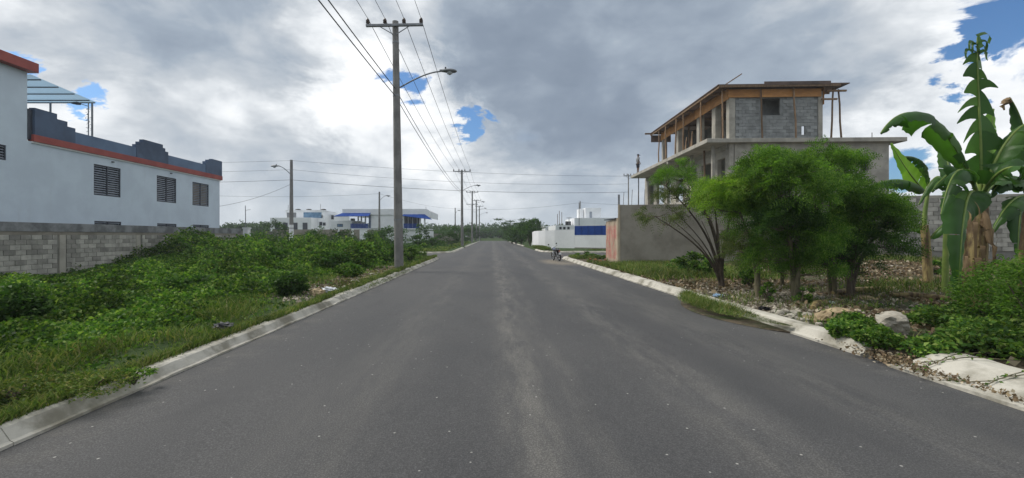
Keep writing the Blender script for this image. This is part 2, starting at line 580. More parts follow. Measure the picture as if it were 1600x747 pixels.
M['btrunk'] = mat('banana_stem', (.30, .235, .10), (.10, .065, .035), 3.5, rough=.7, bump=.6, bscale=14, stretch=(2.2, 2.2, .6), contrast=(.40, .60))
M['bstalk'] = mat('banana_petiole', (.20, .27, .06), (.12, .19, .04), 3, rough=.5)
M['rock'] = mat('limestone', (.42, .39, .33), (.25, .23, .19), 5, bump=.9, bscale=24, detail=8)
M['sandrock'] = mat('ochre_rock', (.42, .33, .20), (.22, .165, .10), 7, bump=.9, bscale=20, detail=8)
M['brickred'] = mat('red_rubble', (.34, .13, .07), (.22, .09, .055), 6, bump=.9, bscale=20)
M['plastic'] = mat('white_plastic', (.72, .74, .77), (.52, .54, .58), 9, rough=.35)
M['black'] = mat('black_plastic', (.022, .022, .024), (.015, .015, .016), 5, rough=.4)
M['tyre'] = mat('rubber', (.025, .025, .026), (.018, .018, .018), 5, rough=.8)
M['chrome'] = mat('chrome', (.55, .55, .56), (.45, .45, .46), 5, rough=.2, metal=.9)
M['tank'] = mat('tank_blue', (.10, .13, .20), (.07, .09, .15), 2, rough=.25)
M['skin'] = mat('skin', (.17, .095, .06), (.14, .08, .05), 6, rough=.55)
M['shirt'] = mat('grey_shirt', (.26, .27, .28), (.20, .21, .22), 8, rough=.9)
M['shorts'] = mat('dark_shorts', (.035, .037, .05), (.025, .026, .035), 8, rough=.9)
M['lampglass'] = mat('lamp_lens', (.42, .45, .47), (.36, .38, .40), 3, rough=.15)
M['tarmat'] = mat('blue_tarp', (.25, .42, .62), (.45, .55, .66), 4, rough=.4)
M['graffiti'] = graffiti_mat()
M['sheet'] = leafmat('translucent_sheet', [(0, (.22, .33, .44)), (1, (.26, .37, .48))], trans=.55, rough=.4, patch=.8, patch_dark=(.85, 1.1))
for _n in M['sheet'].node_tree.nodes:
    if _n.type == 'BSDF_TRANSLUCENT':
        for _l in list(_n.inputs[0].links):
            M['sheet'].node_tree.links.remove(_l)
        _n.inputs[0].default_value = (.30, .44, .56, 1)

M['vine'] = leafmat('vine_leaf', [(0, (.024, .062, .014)), (.4, (.050, .110, .020)), (.75, (.095, .165, .028)), (1, (.17, .22, .06))], patch=1.1, patch_dark=(.50, 1.7))
M['grass'] = leafmat('grass_blade', [(0, (.050, .085, .022)), (.4, (.085, .135, .030)), (.75, (.14, .17, .05)), (1, (.23, .20, .09))], patch=.8, trans=.25, patch_dark=(.7, 1.5))
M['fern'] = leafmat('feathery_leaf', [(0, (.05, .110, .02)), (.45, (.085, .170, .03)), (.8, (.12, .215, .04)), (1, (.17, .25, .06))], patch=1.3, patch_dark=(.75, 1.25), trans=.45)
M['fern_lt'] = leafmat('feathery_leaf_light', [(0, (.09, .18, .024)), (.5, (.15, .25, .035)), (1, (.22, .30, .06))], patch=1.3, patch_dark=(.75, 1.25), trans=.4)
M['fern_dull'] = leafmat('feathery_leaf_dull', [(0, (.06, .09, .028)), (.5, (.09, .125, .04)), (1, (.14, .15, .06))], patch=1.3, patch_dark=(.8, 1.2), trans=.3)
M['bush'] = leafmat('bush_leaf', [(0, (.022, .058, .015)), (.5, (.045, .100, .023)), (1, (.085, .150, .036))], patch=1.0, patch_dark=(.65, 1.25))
M['farleaf'] = leafmat('far_leaf', [(0, (.024, .052, .022)), (.5, (.042, .082, .030)), (1, (.075, .115, .045))], patch=.35, patch_dark=(.7, 1.2))
M['dry'] = leafmat('dry_leaf', [(0, (.10, .07, .045)), (.5, (.20, .145, .09)), (.85, (.34, .27, .18)), (1, (.48, .42, .32))], trans=.08, rough=.8, patch=1.5, patch_dark=(.7, 1.2))
M['gravel'] = leafmat('gravel_chip', [(0, (.10, .085, .065)), (.5, (.20, .175, .135)), (1, (.42, .38, .31))], trans=0.0, rough=.9, patch=1.5, patch_dark=(.75, 1.2))
M['bleaf'] = leafmat('banana_leaf', [(0, (.030, .085, .018)), (.6, (.045, .115, .022)), (1, (.075, .165, .028))], trans=.34, rough=.42, spec=.3, patch=1.2, patch_dark=(.8, 1.25))
M['bleaf_lt'] = leafmat('banana_leaf_light', [(0, (.11, .23, .03)), (1, (.17, .30, .045))], trans=.42, rough=.38, patch=1.2, patch_dark=(.9, 1.15))
M['bleaf_dry'] = leafmat('banana_leaf_dry', [(0, (.11, .075, .045)), (1, (.21, .15, .09))], trans=.1, rough=.8)

# ------------------------------------------------------------------ setting: ground, streets, kerbs
XL, XR = -3.45, 4.65                       # asphalt edges of the main street
SL0, SL1 = 31.0, 39.2                      # side street, left
SR0, SR1 = 31.2, 41.0                      # side street, right
RAD = 2.0


def road_mask(x, y, g=0.0):
    """1 where asphalt lies (g grows it)"""
    x = np.asarray(x, float); y = np.asarray(y, float)
    main = (x > XL - g) & (x < XR + g) & (y < 141 + g)
    sl_ = (x <= XL) & (y > SL0 - g) & (y < SL1 + g)
    sr_ = (x >= XR) & (y > SR0 - g) & (y < SR1 + g)
    m = main | sl_ | sr_
    for (ex, sx, ya, sy) in ((XL, -1, SL0, -1), (XL, -1, SL1, 1), (XR, 1, SR0, -1), (XR, 1, SR1, 1)):
        cx, cy = ex + sx * RAD, ya + sy * RAD
        inq = ((x - ex) * sx >= 0) & ((x - cx) * sx <= 0) & ((y - ya) * sy >= 0) & ((y - cy) * sy <= 0)
        m |= inq & (np.hypot(x - cx, y - cy) > RAD - g)
    return m


def ground_h(x, y):
    x = np.asarray(x, float); y = np.asarray(y, float)
    h = .03 * (vnoise(x, y, .9) - .5) + .05 * (vnoise(x, y, .3, 2) - .5)
    left = .11 - .22 * sstep(-4.5, -14, x)
    right = .12 + .38 * sstep(7.5, 15, x) * sstep(7, 17, y) * (1 - sstep(27, 31, y))
    h = h + np.where(x < 0, left, right)
    far = sstep(60, 200, np.hypot(x, y))
    h = h * (1 - far) + far * (.25 + 1.2 * vnoise(x, y, .01, 5))
    apron = (x > 4.5) & (x < XR + .70) & (y < 5.35)
    return np.where(road_mask(x, y, .12) | apron, -.07, h)


def build_ground():
    def axis(parts):
        a = np.concatenate([np.linspace(p, q, n, endpoint=False) for p, q, n in parts])
        return np.append(a, parts[-1][1])
    xs = axis([(-900, -60, 16), (-60, -20, 40), (-20, -5.6, 60), (-5.6, -3.2, 20), (-3.2, 4.4, 6), (4.4, 5.6, 20), (5.6, 7.0, 8), (7.0, 22, 60), (22, 60, 40), (60, 900, 16)])
    ys = axis([(-30, -6, 12), (-6, 28, 110), (28, 44, 110), (44, 70, 40), (70, 150, 40), (150, 1600, 20)])
    X, Y = np.meshgrid(xs, ys)
    Z = ground_h(X, Y)
    nx, ny = len(xs), len(ys)
    v = np.stack([X, Y, Z], -1).reshape(-1, 3)
    i = np.arange(nx * ny).reshape(ny, nx)
    q = np.stack([i[:-1, :-1], i[:-1, 1:], i[1:, 1:], i[1:, :-1]], -1).reshape(-1, 4)
    me = bpy.data.meshes.new('ground')
    me.from_pydata(v.tolist(), [], q.tolist())
    me.polygons.foreach_set('use_smooth', [True] * len(q))
    o = link('ground', me, M['soil'])
    tag(o, kind='structure')


build_ground()


def arc(cx, cy, r, a0, a1, n=9):
    return [(cx + r * math.cos(R(a0 + (a1 - a0) * i / (n - 1))), cy + r * math.sin(R(a0 + (a1 - a0) * i / (n - 1)))) for i in range(n)]


def flat(name, pts, z, m, kind='structure'):
    mb = MB()
    mb.add([(x, y, z) for x, y in pts], [tuple(range(len(pts)))])
    o = mb.build(name, m)
    tag(o, kind=kind)
    return o


def build_roads():
    mb = MB()
    ys = list(np.linspace(-10, 141, 80))
    vs, fs = [], []
    for y in ys:
        for x in (XL, -1.5, .6, 2.6, XR):
            vs.append((x, y, .03 * (1 - ((x - .6) / 4.05) ** 2)))
    for i in range(len(ys) - 1):
        for k in range(4):
            a = i * 5 + k
            fs.append((a, a + 1, a + 6, a + 5))
    mb.add(vs, fs, True)
    tag(mb.build('road', M['asphalt']), kind='structure')
    # side streets with flared mouths
    L = [(XL, SL0 - RAD)] + arc(XL - RAD, SL0 - RAD, RAD, 0, 90)[1:] + [(-70, SL0), (-70, SL1)] + arc(XL - RAD, SL1 + RAD, RAD, -90, 0)
    flat('side_street', L, .0, M['asphalt'])
    Rr = [(XR, SR1 + RAD)] + arc(XR + RAD, SR1 + RAD, RAD, 180, 270)[1:] + [(70, SR1), (70, SR0)] + arc(XR + RAD, SR0 - RAD, RAD, 90, 180)
    flat('side_street', Rr, .0, M['asphalt'])
    flat('cross_road', [(-60, 141), (60, 141), (60, 147), (-60, 147)], .0, M['asphalt'])


build_roads()


def kerb(path, side, prof, seclen=2.4, label=None, rough=.012):
    """sweep; side +1: body lies left of travel direction"""
    root = empty('kerb', (path[0][0], path[0][1], 0))
    tag(root, kind='structure')
    # resample
    pts = [Vector((x, y, 0)) for x, y in path]
    dense = [pts[0]]
    for a, b in zip(pts[:-1], pts[1:]):
        n = max(1, int((b - a).length / .16))
        for i in range(1, n + 1):
            dense.append(a.lerp(b, i / n))
    cum = [0]
    for a, b in zip(dense[:-1], dense[1:]):
        cum.append(cum[-1] + (b - a).length)
    start = 0
    org = Vector((path[0][0], path[0][1], 0))
    while start < len(dense) - 1:
        end = start
        while end < len(dense) - 1 and cum[end] - cum[start] < seclen:
            end += 1
        mb = MB()
        vs, fs = [], []
        dx, dz = random.uniform(-.004, .004), random.uniform(-.005, .004)
        K = len(prof)
        for i in range(start, end + 1):
            t = (dense[min(i + 1, len(dense) - 1)] - dense[max(i - 1, 0)]).normalized()
            nrm = Vector((-t.y, t.x, 0)) * side
            p = dense[i].copy()
            if i == start: p += t * .002
            if i == end: p -= t * .002
            for (o, z) in prof:
                brk = 2.6 if (p.x < 0 and 9.5 < p.y < 24) else 1.0
                w = rough * (.5 if o < .0 else 1) * brk
                nz = (float(vnoise(p.x + o * 3, p.y, 2.3, 7)) - .5) * 2 * w + (float(vnoise(p.x + o * 9, p.y, 7.3, 7)) - .5) * w
                nx = (float(vnoise(p.x, p.y + o * 5, 6.1, 9)) - .5) * 1.6 * w
                vs.append(p + nrm * (o + dx + nx) + Vector((0, 0, z + (dz + nz if z > .02 else 0))) - org)
        n = end - start + 1
        for i in range(n - 1):
            for k in range(K - 1):
                q = (i * K + k, i * K + k + 1, (i + 1) * K + k + 1, (i + 1) * K + k)
                fs.append(q if side < 0 else q[::-1])
        fs.append(tuple(range(K)) if side > 0 else tuple(range(K - 1, -1, -1)))
        fs.append(tuple((n - 1) * K + k for k in (range(K - 1, -1, -1) if side > 0 else range(K))))
        mb.add(vs, fs)
        mb.build('kerb_section', M['kerb'], root)
        start = end
    return root


PROF = [(-.03, -.09), (-.03, .022), (.0, .03), (.06, .115), (.09, .13), (.20, .13), (.22, .11), (.22, -.09)]
PROF_WIDE = [(-.10, -.09), (-.10, .032), (.06, .036), (.40, .15), (.46, .165), (.72, .165), (.74, .14), (.74, -.09)]
PROF_NARROW = [(-.04, -.09), (-.04, .034), (.0, .05), (.05, .135), (.08, .15), (.27, .15), (.29, .13), (.29, -.09)]
kerb([(XL, -4)] + [(XL, SL0 - RAD)] + arc(XL - RAD, SL0 - RAD, RAD, 0, 90)[1:] + [(-22, SL0)], 1, PROF)
kerb([(-24, SL1), (XL - RAD, SL1)] + arc(XL - RAD, SL1 + RAD, RAD, -90, 0)[1:] + [(XL, 56)], 1, PROF, 3.0)
kerb([(XL, 60), (XL, 139)], 1, PROF, 6.0)
kerb([(XR, -2.0), (XR, 5.15)], -1, PROF_WIDE, 2.4)
kerb([(XR, 5.6)] + [(XR, SR0 - RAD)] + arc(XR + RAD, SR0 - RAD, RAD, 180, 90)[1:] + [(14, SR0)], -1, PROF_NARROW)
kerb([(30, SR1), (XR + RAD, SR1)] + arc(XR + RAD, SR1 + RAD, RAD, 270, 180)[1:] + [(XR, 48)], -1, PROF, 3.0)
kerb([(XR, 66), (XR, 139)], -1, PROF, 6.0)


# ------------------------------------------------------------------ left: block wall and white house
XF = -17.5


def build_block_wall():
    root = empty('block_wall', (XF, 23, 0))
    tag(root, 'long weathered cement block wall with concrete capping beam below the white house', 'wall')
    O = Vector((XF, 23, 0))

    def part(name, m, *boxes):
        mb = MB()
        for b in boxes:
            mb.box(*b)
        mb.v = [tuple(Vector(v) - O) for v in mb.v]
        return mb.build(name, m, root)
    y0, y1 = 6.0, 31.3
    part('mortar_core', M['mortar'], (XF - .16, XF - .035, y0, y1, -.35, 1.60))
    part('capping_beam', M['capping'], (XF - .19, XF + .012, y0, y1, 1.68, 2.02))
    part('bond_course', M['plaster'], (XF - .18, XF - .012, y0, y1, 1.55, 1.68))
    cols = [10.35, 14.3, 18.28, 22.2, 26.2, 30.1]
    for c in cols:
        part('pier', M['concrete'], (XF - .20, XF + .006, c - .13, c + .13, -.35, 1.549))
    mb = MB()
    mb.box(-.075, .0, -.192, .192, -.089, .089, .006)
    me = mb.mesh('block', M['block'])
    n = 0
    for r in range(9):
        zc = 1.55 - .095 - r * .19
        y = 14.46 + (.2 if r % 2 else 0)
        while y < 31.1:
            hid = r > (8 if y < 20 else 6 if y < 23.5 else 4)
            if not hid and all(abs(y - c) > .32 for c in cols):
                b = link('block', me, None, root, (random.uniform(-.006, .004), y - 23, zc))
                n += 1
            elif not hid and any(.13 < abs(y - c) <= .32 for c in cols):
                b = link('block', me, None, root, (-.004, y - 23 + (.09 if y > min(cols, key=lambda q: abs(q - y)) else -.09), zc))
                b.scale = (1, .48, 1)
                n += 1
            y += .4
    return n


build_block_wall()

# white gate post + pipe at the wall's end
mb = MB()
mb.box(-.18, .18, -.18, .18, -.2, 2.02, .012)
mb.box(-.22, .22, -.22, .22, 2.021, 2.10, .012)
o = mb.build('gate_post', M['white2'])
o.location = (-17.35, 31.75, 0)
tag(o, 'square white gate post at the end of the block wall', 'post')
mb = MB()
mb.tube([(0, 0, -.1), (0.02, 0, 2.6), (.0, 0, 3.7)], [.035, .03, .025], 6)
mb.tube([(0, 0, 3.35), (.35, .05, 3.42)], .014, 5)
o = mb.build('service_pipe', M['steel'])
o.location = (-17.72, 32.25, 0)
tag(o, 'thin grey electric service mast beside the white gate post', 'mast')

XH = -20.0


def louvre_window(parent, y0, y1, z0, z1, pane, panels=2, x=XH, nsl=12):
    """window on the +X facing wall; parent frame is world-aligned at parent location"""
    pl = parent.location
    w = empty('window')
    w.parent = parent
    w.location = (x - pl.x, (y0 + y1) / 2 - pl.y, z0 - pl.z)
    hw, h = (y1 - y0) / 2, z1 - z0
    mb = MB()
    t = .045
    for a in (-1, 1):
        mb.box(-.10, -.02, a * hw - (t if a > 0 else 0), a * hw + (t if a < 0 else 0), 0, h)
    mb.box(-.10, -.021, -hw + t, hw - t, 0, t)
    mb.box(-.10, -.021, -hw + t, hw - t, h - t, h)
    for k in range(1, panels):
        yc = -hw + 2 * hw * k / panels
        mb.box(-.10, -.022, yc - .03, yc + .03, t, h - t)
    mb.build('frame', M['frame'], w)
    mb = MB()
    mb.box(-.16, -.15, -hw + .01, hw - .01, .01, h - .01)
    mb.build('pane', pane, w)
    pw = 2 * hw / panels
    sm = MB()
    sm.obox((0, 0, 0), (.028, 0, -.030), (0, pw / 2 - .05, 0), (.003, 0, .003))
    me = sm.mesh('slat', M['louvre'])
    for k in range(panels):
        for i in range(nsl):
            zz = t + .05 + (h - 2 * t - .08) * i / (nsl - 1)
            link('slat', me, None, w, (-.055, -hw + pw * (k + .5), zz))
    return w


def build_house():
    root = empty('white_house', (XH, 26, 0))
    tag(root, 'two storey white house with dark blue stepped parapet and red cornice', 'house')
    O = Vector(root.location)

    def fin(mb, name, m, par=root):
        mb.v = [tuple(Vector(v) - O) for v in mb.v]
        return mb.build(name, m, par)
    wins = [(22.53, 24.16, 3.58, 5.14), (26.77, 28.42, 3.58, 5.14), (29.96, 31.69, 3.58, 5.14),
            (22.56, 24.2, .75, 2.27), (26.8, 28.45, .75, 2.27), (30.0, 31.7, .75, 2.27), (17.2, 18.46, 4.62, 5.24)]
    ya, yb = 6.0, 32.95
    mb = MB()
    mb.wall((XH, ya, -.3), (0, 1, 0), (0, 0, 1), (1, 0, 0), yb - ya, 5.92, [(a - ya, b - ya, c + .3, d + .3) for a, b, c, d in wins], .2)
    mb.wall((XH - .2, yb, -.3), (-1, 0, 0), (0, 0, 1), (0, 1, 0), 10.8, 5.92, [], .2)
    mb.box(-31, XH - .2, ya, yb - .2, 5.55, 5.619)
    mb.box(-31, -30.8, ya, yb, -.3, 5.62)
    mb.box(-30.8, XH - .2, ya, ya + .2, -.3, 5.55)
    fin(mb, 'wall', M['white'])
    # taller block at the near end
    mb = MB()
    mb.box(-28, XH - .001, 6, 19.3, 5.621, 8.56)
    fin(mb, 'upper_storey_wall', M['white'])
    mb = MB()
    mb.box(-28.4, XH + .36, 5.6, 19.45, 8.561, 8.97, .01)
    fin(mb, 'roof_fascia', M['red'])
    # cornice
    mb = MB()
    mb.box(XH - .15, XH + .14, 19.45, 33.1, 5.621, 5.92, .008)
    mb.box(-30.8, XH - .151, 32.8, 33.1, 5.621, 5.92)
    fin(mb, 'cornice', M['red'])
    mb = MB()
    mb.box(XH - .10, XH + .07, 19.45, 33.02, 5.55, 5.62)
    fin(mb, 'cornice_lip', M['white2'])
    # stepped parapet
    z = 5.921
    merl = [[(19.5, 7.09), (20.5, 7.09), (20.5, 6.86), (21.0, 6.86), (21.0, 6.64), (21.4, 6.64)],
            [(25.1, 6.66), (25.33, 6.66), (25.33, 6.85), (25.6, 6.85), (25.6, 7.03), (27.1, 7.03), (27.1, 6.84), (27.3, 6.84), (27.3, 6.66), (27.55, 6.66)],
            [(31.2, 6.72), (31.5, 6.72), (31.5, 6.88), (31.9, 6.88), (31.9, 7.0), (33.05, 7.0)]]
    for top in merl:
        mb = MB()
        mb.prism(([(top[0][0], z)] + top + [(top[-1][0], z)])[::-1], 'x', XH - .14, XH + .125)
        fin(mb, 'stepped_merlon', M['navy'])
    for ya_, yb_ in ((21.401, 25.099), (27.551, 31.199)):
        mb = MB()
        mb.box(XH - .12, XH + .10, ya_, yb_, z, 6.48)
        fin(mb, 'parapet', M['navy_lt'])
    mb = MB()
    top2 = [(-20.121, 7.0), (-21.2, 7.0), (-21.2, 6.72), (-21.6, 6.72), (-21.6, 6.48), (-30.8, 6.48)]
    mb.prism([(-20.121, z)] + top2 + [(-30.8, z)], 'y', 32.85, 33.04)
    fin(mb, 'parapet', M['navy'])
    # dark corner pier where the parapet meets the taller block
    mb = MB()
    mb.box(XH - .6, XH + .02, 19.301, 19.499, 5.70, 7.0)
    fin(mb, 'corner_pier', M['frame'])
    # corrugated canopy
    can = empty('canopy')
    can.parent = root
    ribs = MB()
    n = 66
    for i in range(n):
        x0 = -20.0 - i * .08
        a = .012 if i % 2 else 0
        b = 0 if i % 2 else .012
        ribs.add([(x0, 19.46, 8.52 + a), (x0 - .08, 19.46, 8.52 + b), (x0 - .08, 22.7, 8.27 + b), (x0, 22.7, 8.27 + a)], [(0, 1, 2, 3)])
    fin(ribs, 'sheet', M['sheet'], can)
    for yy in (19.9, 20.7, 21.5, 22.3, 22.62):
        mb = MB()
        zz = 8.50 - (yy - 19.46) / 3.24 * .25
        mb.box(-25.2, -20.02, yy - .02, yy + .02, zz - .05, zz - .002)
        fin(mb, 'purlin', M['frame'], can)
    for (xx, yy) in ((-20.1, 22.55), (-22.2, 22.55), (-24.8, 22.55)):
        mb = MB()
        mb.tube([(xx, yy, 5.9), (xx, yy, 8.2)], .045, 6)
        fin(mb, 'post', M['steel'], can)
    for (a, b, c, d), pn in zip(wins, ['pane', 'pane', 'pane_warm', 'pane', 'pane', 'pane', 'pane']):
        louvre_window(root, a, b, c, d, M[pn], nsl=13 if d - c > 1 else 5)
    # terrace lamp
    lamp = MB()
    lamp.tube([(XH - .02, 22.25, 6.48), (XH - .02, 22.25, 8.12)], .025, 6)
    lamp.tube([(XH - .02, 22.25, 7.95), (XH - .25, 22.0, 8.02)], .018, 6)
    fin(lamp, 'lamp_post', M['steel'])
    lamp = MB()
    lamp.tube([(XH - .2, 22.05, 8.0), (XH - .3, 21.95, 8.01), (XH - .45, 21.8, 7.98)], [.05, .085, .04], 8)
    fin(lamp, 'lamp_head', M['frame'])
    vine = leaf_quads(np.column_stack([XH - .02 + rng.normal(0, .04, 60), 22.25 + rng.normal(0, .05, 60), rng.uniform(6.6, 7.9, 60)]) - np.array(O), unit(rng.normal(size=(60, 3))), .09, .03)
    link('string_light', quads_mesh('string_light', vine, M['frame']), None, root)
    # rain spout stubs
    for yy in (23.6, 27.9):
        mb = MB()
        mb.tube([(XH - .05, yy, 5.42), (XH + .12, yy, 5.40)], .04, 6)
        fin(mb, 'rain_spout', M['steel'])


build_house()

# ------------------------------------------------------------------ utility poles and cables


def util_pole(H=10.6, r0=.20, r1=.13, arm=True, lamp=1, white=0.0, arm_z=None, lamp_z=7.8, lamp_len=1.75, base=-.3):
    root = empty('utility_pole')
    mb = MB()
    n = 14
    mb.tube([(0, 0, base + (H - base) * i / n) for i in range(n + 1)], [r0 + (r1 - r0) * i / n for i in range(n + 1)], 14)
    mb.build('shaft', M['pole'], root)
    if white:
        mb = MB()
        mb.tube([(0, 0, base), (0, 0, white)], [r0 + .006, r0 + (r1 - r0) * white / H + .006], 14)
        mb.build('painted_base', M['white2'], root)
    for zz in (2.2, H - .9, lamp_z - .35):
        mb = MB()
        rr = r0 + (r1 - r0) * (zz / H) + .008
        mb.tube([(0, 0, zz - .03), (0, 0, zz + .03)], rr, 14)
        mb.build('band', M['steel'], root)
    if arm:
        az = H - .24
        mb = MB()
        mb.box(-1.2, 1.2, -r1 - .11, -r1 - .005, az - .05, az + .05, .006)
        mb.build('crossarm', M['steel'], root)
        for s in (-1, 1):
            mb = MB()
            mb.bar((s * .62, -r1 - .06, az - .05), (s * .05, -r1 - .03, az - .38), .03, .03)
            mb.build('brace', M['steel'], root)
        for xx in (-1.12, -.40, .40, 1.12):
            mb = MB()
            y = -r1 - .06
            mb.tube([(xx, y, az + .05), (xx, y, az + .09), (xx, y, az + .10), (xx, y, az + .17), (xx, y, az + .18), (xx, y, az + .25), (xx, y, az + .29)], [.03, .03, .085, .07, .085, .06, .035], 10)
            mb.build('insulator', M['insul'], root)
    if lamp:
        rr = r0 + (r1 - r0) * (lamp_z / H)
        mb = MB()
        pts = []
        for i in range(9):
            t = i / 8
            pts.append((lamp * (rr + t * lamp_len), 0, lamp_z + .70 * math.sin(t * 1.45) * .95))
        mb.tube(pts, .032, 8)
        mb.build('lamp_arm', M['steel'], root)
        hx, hz = pts[-1][0], pts[-1][2]
        mb = MB()
        s = lamp
        prof = [(-.05, .05, .05), (.08, .09, .07), (.25, .15, .09), (.45, .17, .10), (.60, .14, .07), (.68, .05, .03)]
        K = 10
        vs, fs = [], []
        for (dx, w, h) in prof:
            for k in range(K):
                a = 2 * math.pi * k / K
                vs.append((hx + s * dx, math.cos(a) * w, hz + .02 - .05 * dx + math.sin(a) * h * (1.0 if math.sin(a) > 0 else .75)))
        for i in range(len(prof) - 1):
            for k in range(K):
                fs.append((i * K + k, i * K + (k + 1) % K, (i + 1) * K + (k + 1) % K, (i + 1) * K + k))
        fs += [tuple(range(K)), tuple((len(prof) - 1) * K + k for k in range(K))]
        mb.add(vs, fs, True)
        head = mb.build('lamp_head', M['steel'], root)
        mb = MB()
        mb.tube([(hx + s * .38, 0, hz - .05), (hx + s * .38, 0, hz - .12), (hx + s * .39, 0, hz - .16)], [.13, .11, .03], 10)
        mb.build('lamp_lens', M['lampglass'], head)
        mb = MB()
        mb.tube([(hx + s * .2, 0, hz + .08), (hx + s * .2, 0, hz + .17)], .035, 8)
        mb.build('photocell', M['black'], head)
    return root


POLES = [(-3.92, 19.0, 10.6), (-4.02, 61.5, 10.6), (-3.95, 90.8, 10.6), (-3.75, 112, 10.6), (-3.6, 134, 10.6)]
plab = ['tall concrete street light pole with crossarm standing beside the rubble at the kerb',
        'concrete street light pole with crossarm at the far corner of the side street',
        'concrete pole with a second lower crossarm along the kerb',
        'concrete pole between the double crossarm pole and the road end pole',
        'concrete street light pole nearest the end of the road']
src = util_pole()
allp = [src] + [copy_tree(src) for _ in POLES[1:]]
for o, (x, y, h), lb in zip(allp, POLES, plab):
    o.location = (x, y, 0)
    o.rotation_euler = (0, R(-.85) if y < 20 else R(random.uniform(-.5, .3)), R(random.uniform(-3, 3)))
    tag(o, lb, 'pole', 'utility poles along the left kerb')
mb = MB()
mb.box(-1.2, 1.2, -.26, -.15, 7.9, 8.0)
mb.build('lower_crossarm', M['steel'], allp[2])
# side-street poles
sp = util_pole(8.2, .20, .115, arm=False, lamp=-1, white=2.5, lamp_z=7.0, lamp_len=1.0)
sp.location = (-17.6, 39.4, 0)
tag(sp, 'concrete lamp pole with white painted base standing behind the shrubs', 'pole')
sp2 = util_pole(8.5, .19, .12, arm=False, lamp=1, lamp_z=7.2, lamp_len=.9)
sp2.location = (-17.7, 70.7, 0)
tag(sp2, 'thin concrete lamp pole in front of the blue and white house', 'pole')
sp3 = util_pole(8.5, .19, .12, arm=False, lamp=1, lamp_z=7.2, lamp_len=.5)
sp3.location = (-9.0, 111, 0)
tag(sp3, 'slim pole rising out of the roadside thicket', 'pole')
sp4 = util_pole(9.2, .16, .10, arm=True, lamp=0)
sp4.location = (14.15, 46.3, 0)
sp4.scale = (.45, 1, .86)
tag(sp4, 'narrow pole with small crossarm behind the slab where the man stands', 'pole')
sp5 = util_pole(8.6, .17, .11, arm=False, lamp=0)
sp5.location = (18.0, 91, 0)
tag(sp5, 'slim pole rising behind the white boundary wall', 'pole')


def wire(a, b, sag, r, label, group, n=20):
    a, b = Vector(a), Vector(b)
    mid = (a + b) / 2
    mb = MB()
    pts = []
    for i in range(n + 1):
        t = i / n
        p = a.lerp(b, t)
        p.z -= sag * 4 * t * (1 - t)
        pts.append(p)
    mb.tube(pts, r, 5, smooth=True)
    tag(mb.build('power_line', M['wire'], None, a), label, 'cable', group)


PW = [(-4.0, -23.5, 10.6)] + POLES
SPAN = ['running overhead to the street light pole beside the rubble', 'between the rubble side pole and the side street corner pole', 'between the corner pole and the double crossarm pole',
        'just beyond the double crossarm pole', 'on the last span before the road end']
for ((xa, ya, ha), (xb, yb, hb)), spn in zip(zip(PW[:-1], PW[1:]), SPAN):
    near = ya < 15
    for k, xx in enumerate((-1.12, -.40, .40, 1.12)):
        lean = -.16
        la = lean if ya == 19.0 else 0
        lb_ = lean if yb == 19.0 else 0
        wire((xa + xx + la, ya - .19, ha + .05), (xb + xx + lb_, yb - .19, hb + .05), .45, .010 if near else .013,
             'thin crossarm power line ' + spn, 'crossarm power lines')
    for dx, zz in ((-.16, 7.75), (-.17, 7.45)):
        wire((xa + dx, ya, zz), (xb + dx, yb, zz), .55, .017 if near else .016, 'lower thick cable ' + spn, 'lower cables on the street poles')
SW = 'cables strung across the street'
for i, (za, zb, sg) in enumerate(((8.15, 7.9, .35), (7.35, 7.1, .5), (6.45, 6.25, .45))):
    lab = ['topmost', 'middle', 'lowest'][i] + ' cable crossing the street from the white based lamp pole'
    wire((-17.6, 39.4, za), (14.15, 46.3, zb - .2), sg, .016 if i == 2 else .010, lab, SW)
    wire((-52, 36, za + .1), (-17.6, 39.4, za), .5, .014 if i == 2 else .009, ['topmost', 'middle', 'lowest'][i] + ' cable running from the white based lamp pole past the white house', SW)
wire((-17.6, 39.4, 6.1), (-24.5, 33.2, 3.5), .7, .012, 'slack service cable dropping from the lamp pole to the white house', SW)
wire((-17.7, 70.7, 8.2), (-50, 68, 8.0), .5, .014, 'distant cable running left from the pole by the blue and white house', SW)
wire((-17.7, 70.7, 8.2), (-9.0, 111, 8.3), .5, .014, 'distant cable joining the two slim poles', SW)
wire((-9.0, 111, 8.3), (18.0, 91, 8.3), .7, .018, 'distant cable crossing the street to the pole behind the boundary wall', SW)
wire((18.0, 91, 8.3), (60, 90, 8.3), .7, .018, 'distant cable running on behind the unfinished building', SW)

# ------------------------------------------------------------------ far left houses


def win(parent, O, U, N, u0, u1, z0, z1, m=None, fr=None):
    """window (frame + pane) standing proud on a wall; O wall origin in parent space"""
    O, U, N = Vector(O), Vector(U), Vector(N)
    w = empty('window')
    w.parent = parent
    w.location = O + U * (u0 + u1) / 2 + Vector((0, 0, z0))
    hw, h = (u1 - u0) / 2, z1 - z0
    mb = MB()
    t = .07
    Z = Vector((0, 0, 1))
    for (cu, cz, du, dz) in ((-hw + t / 2, h / 2, t / 2, h / 2), (hw - t / 2, h / 2, t / 2, h / 2), (0, t / 2, hw - t, t / 2), (0, h - t / 2, hw - t, t / 2), (0, h / 2, .025, h / 2 - t)):
        mb.obox(U * cu + Z * cz + N * .02, U * du, N * .03, Z * dz)
    mb.build('frame', fr or M['frame'], w)
    mb = MB()
    mb.obox(Z * h / 2 + N * .005, U * (hw - .02), N * .008, Z * (h / 2 - .02))
    mb.build('pane', m or M['pane'], w)
    return w


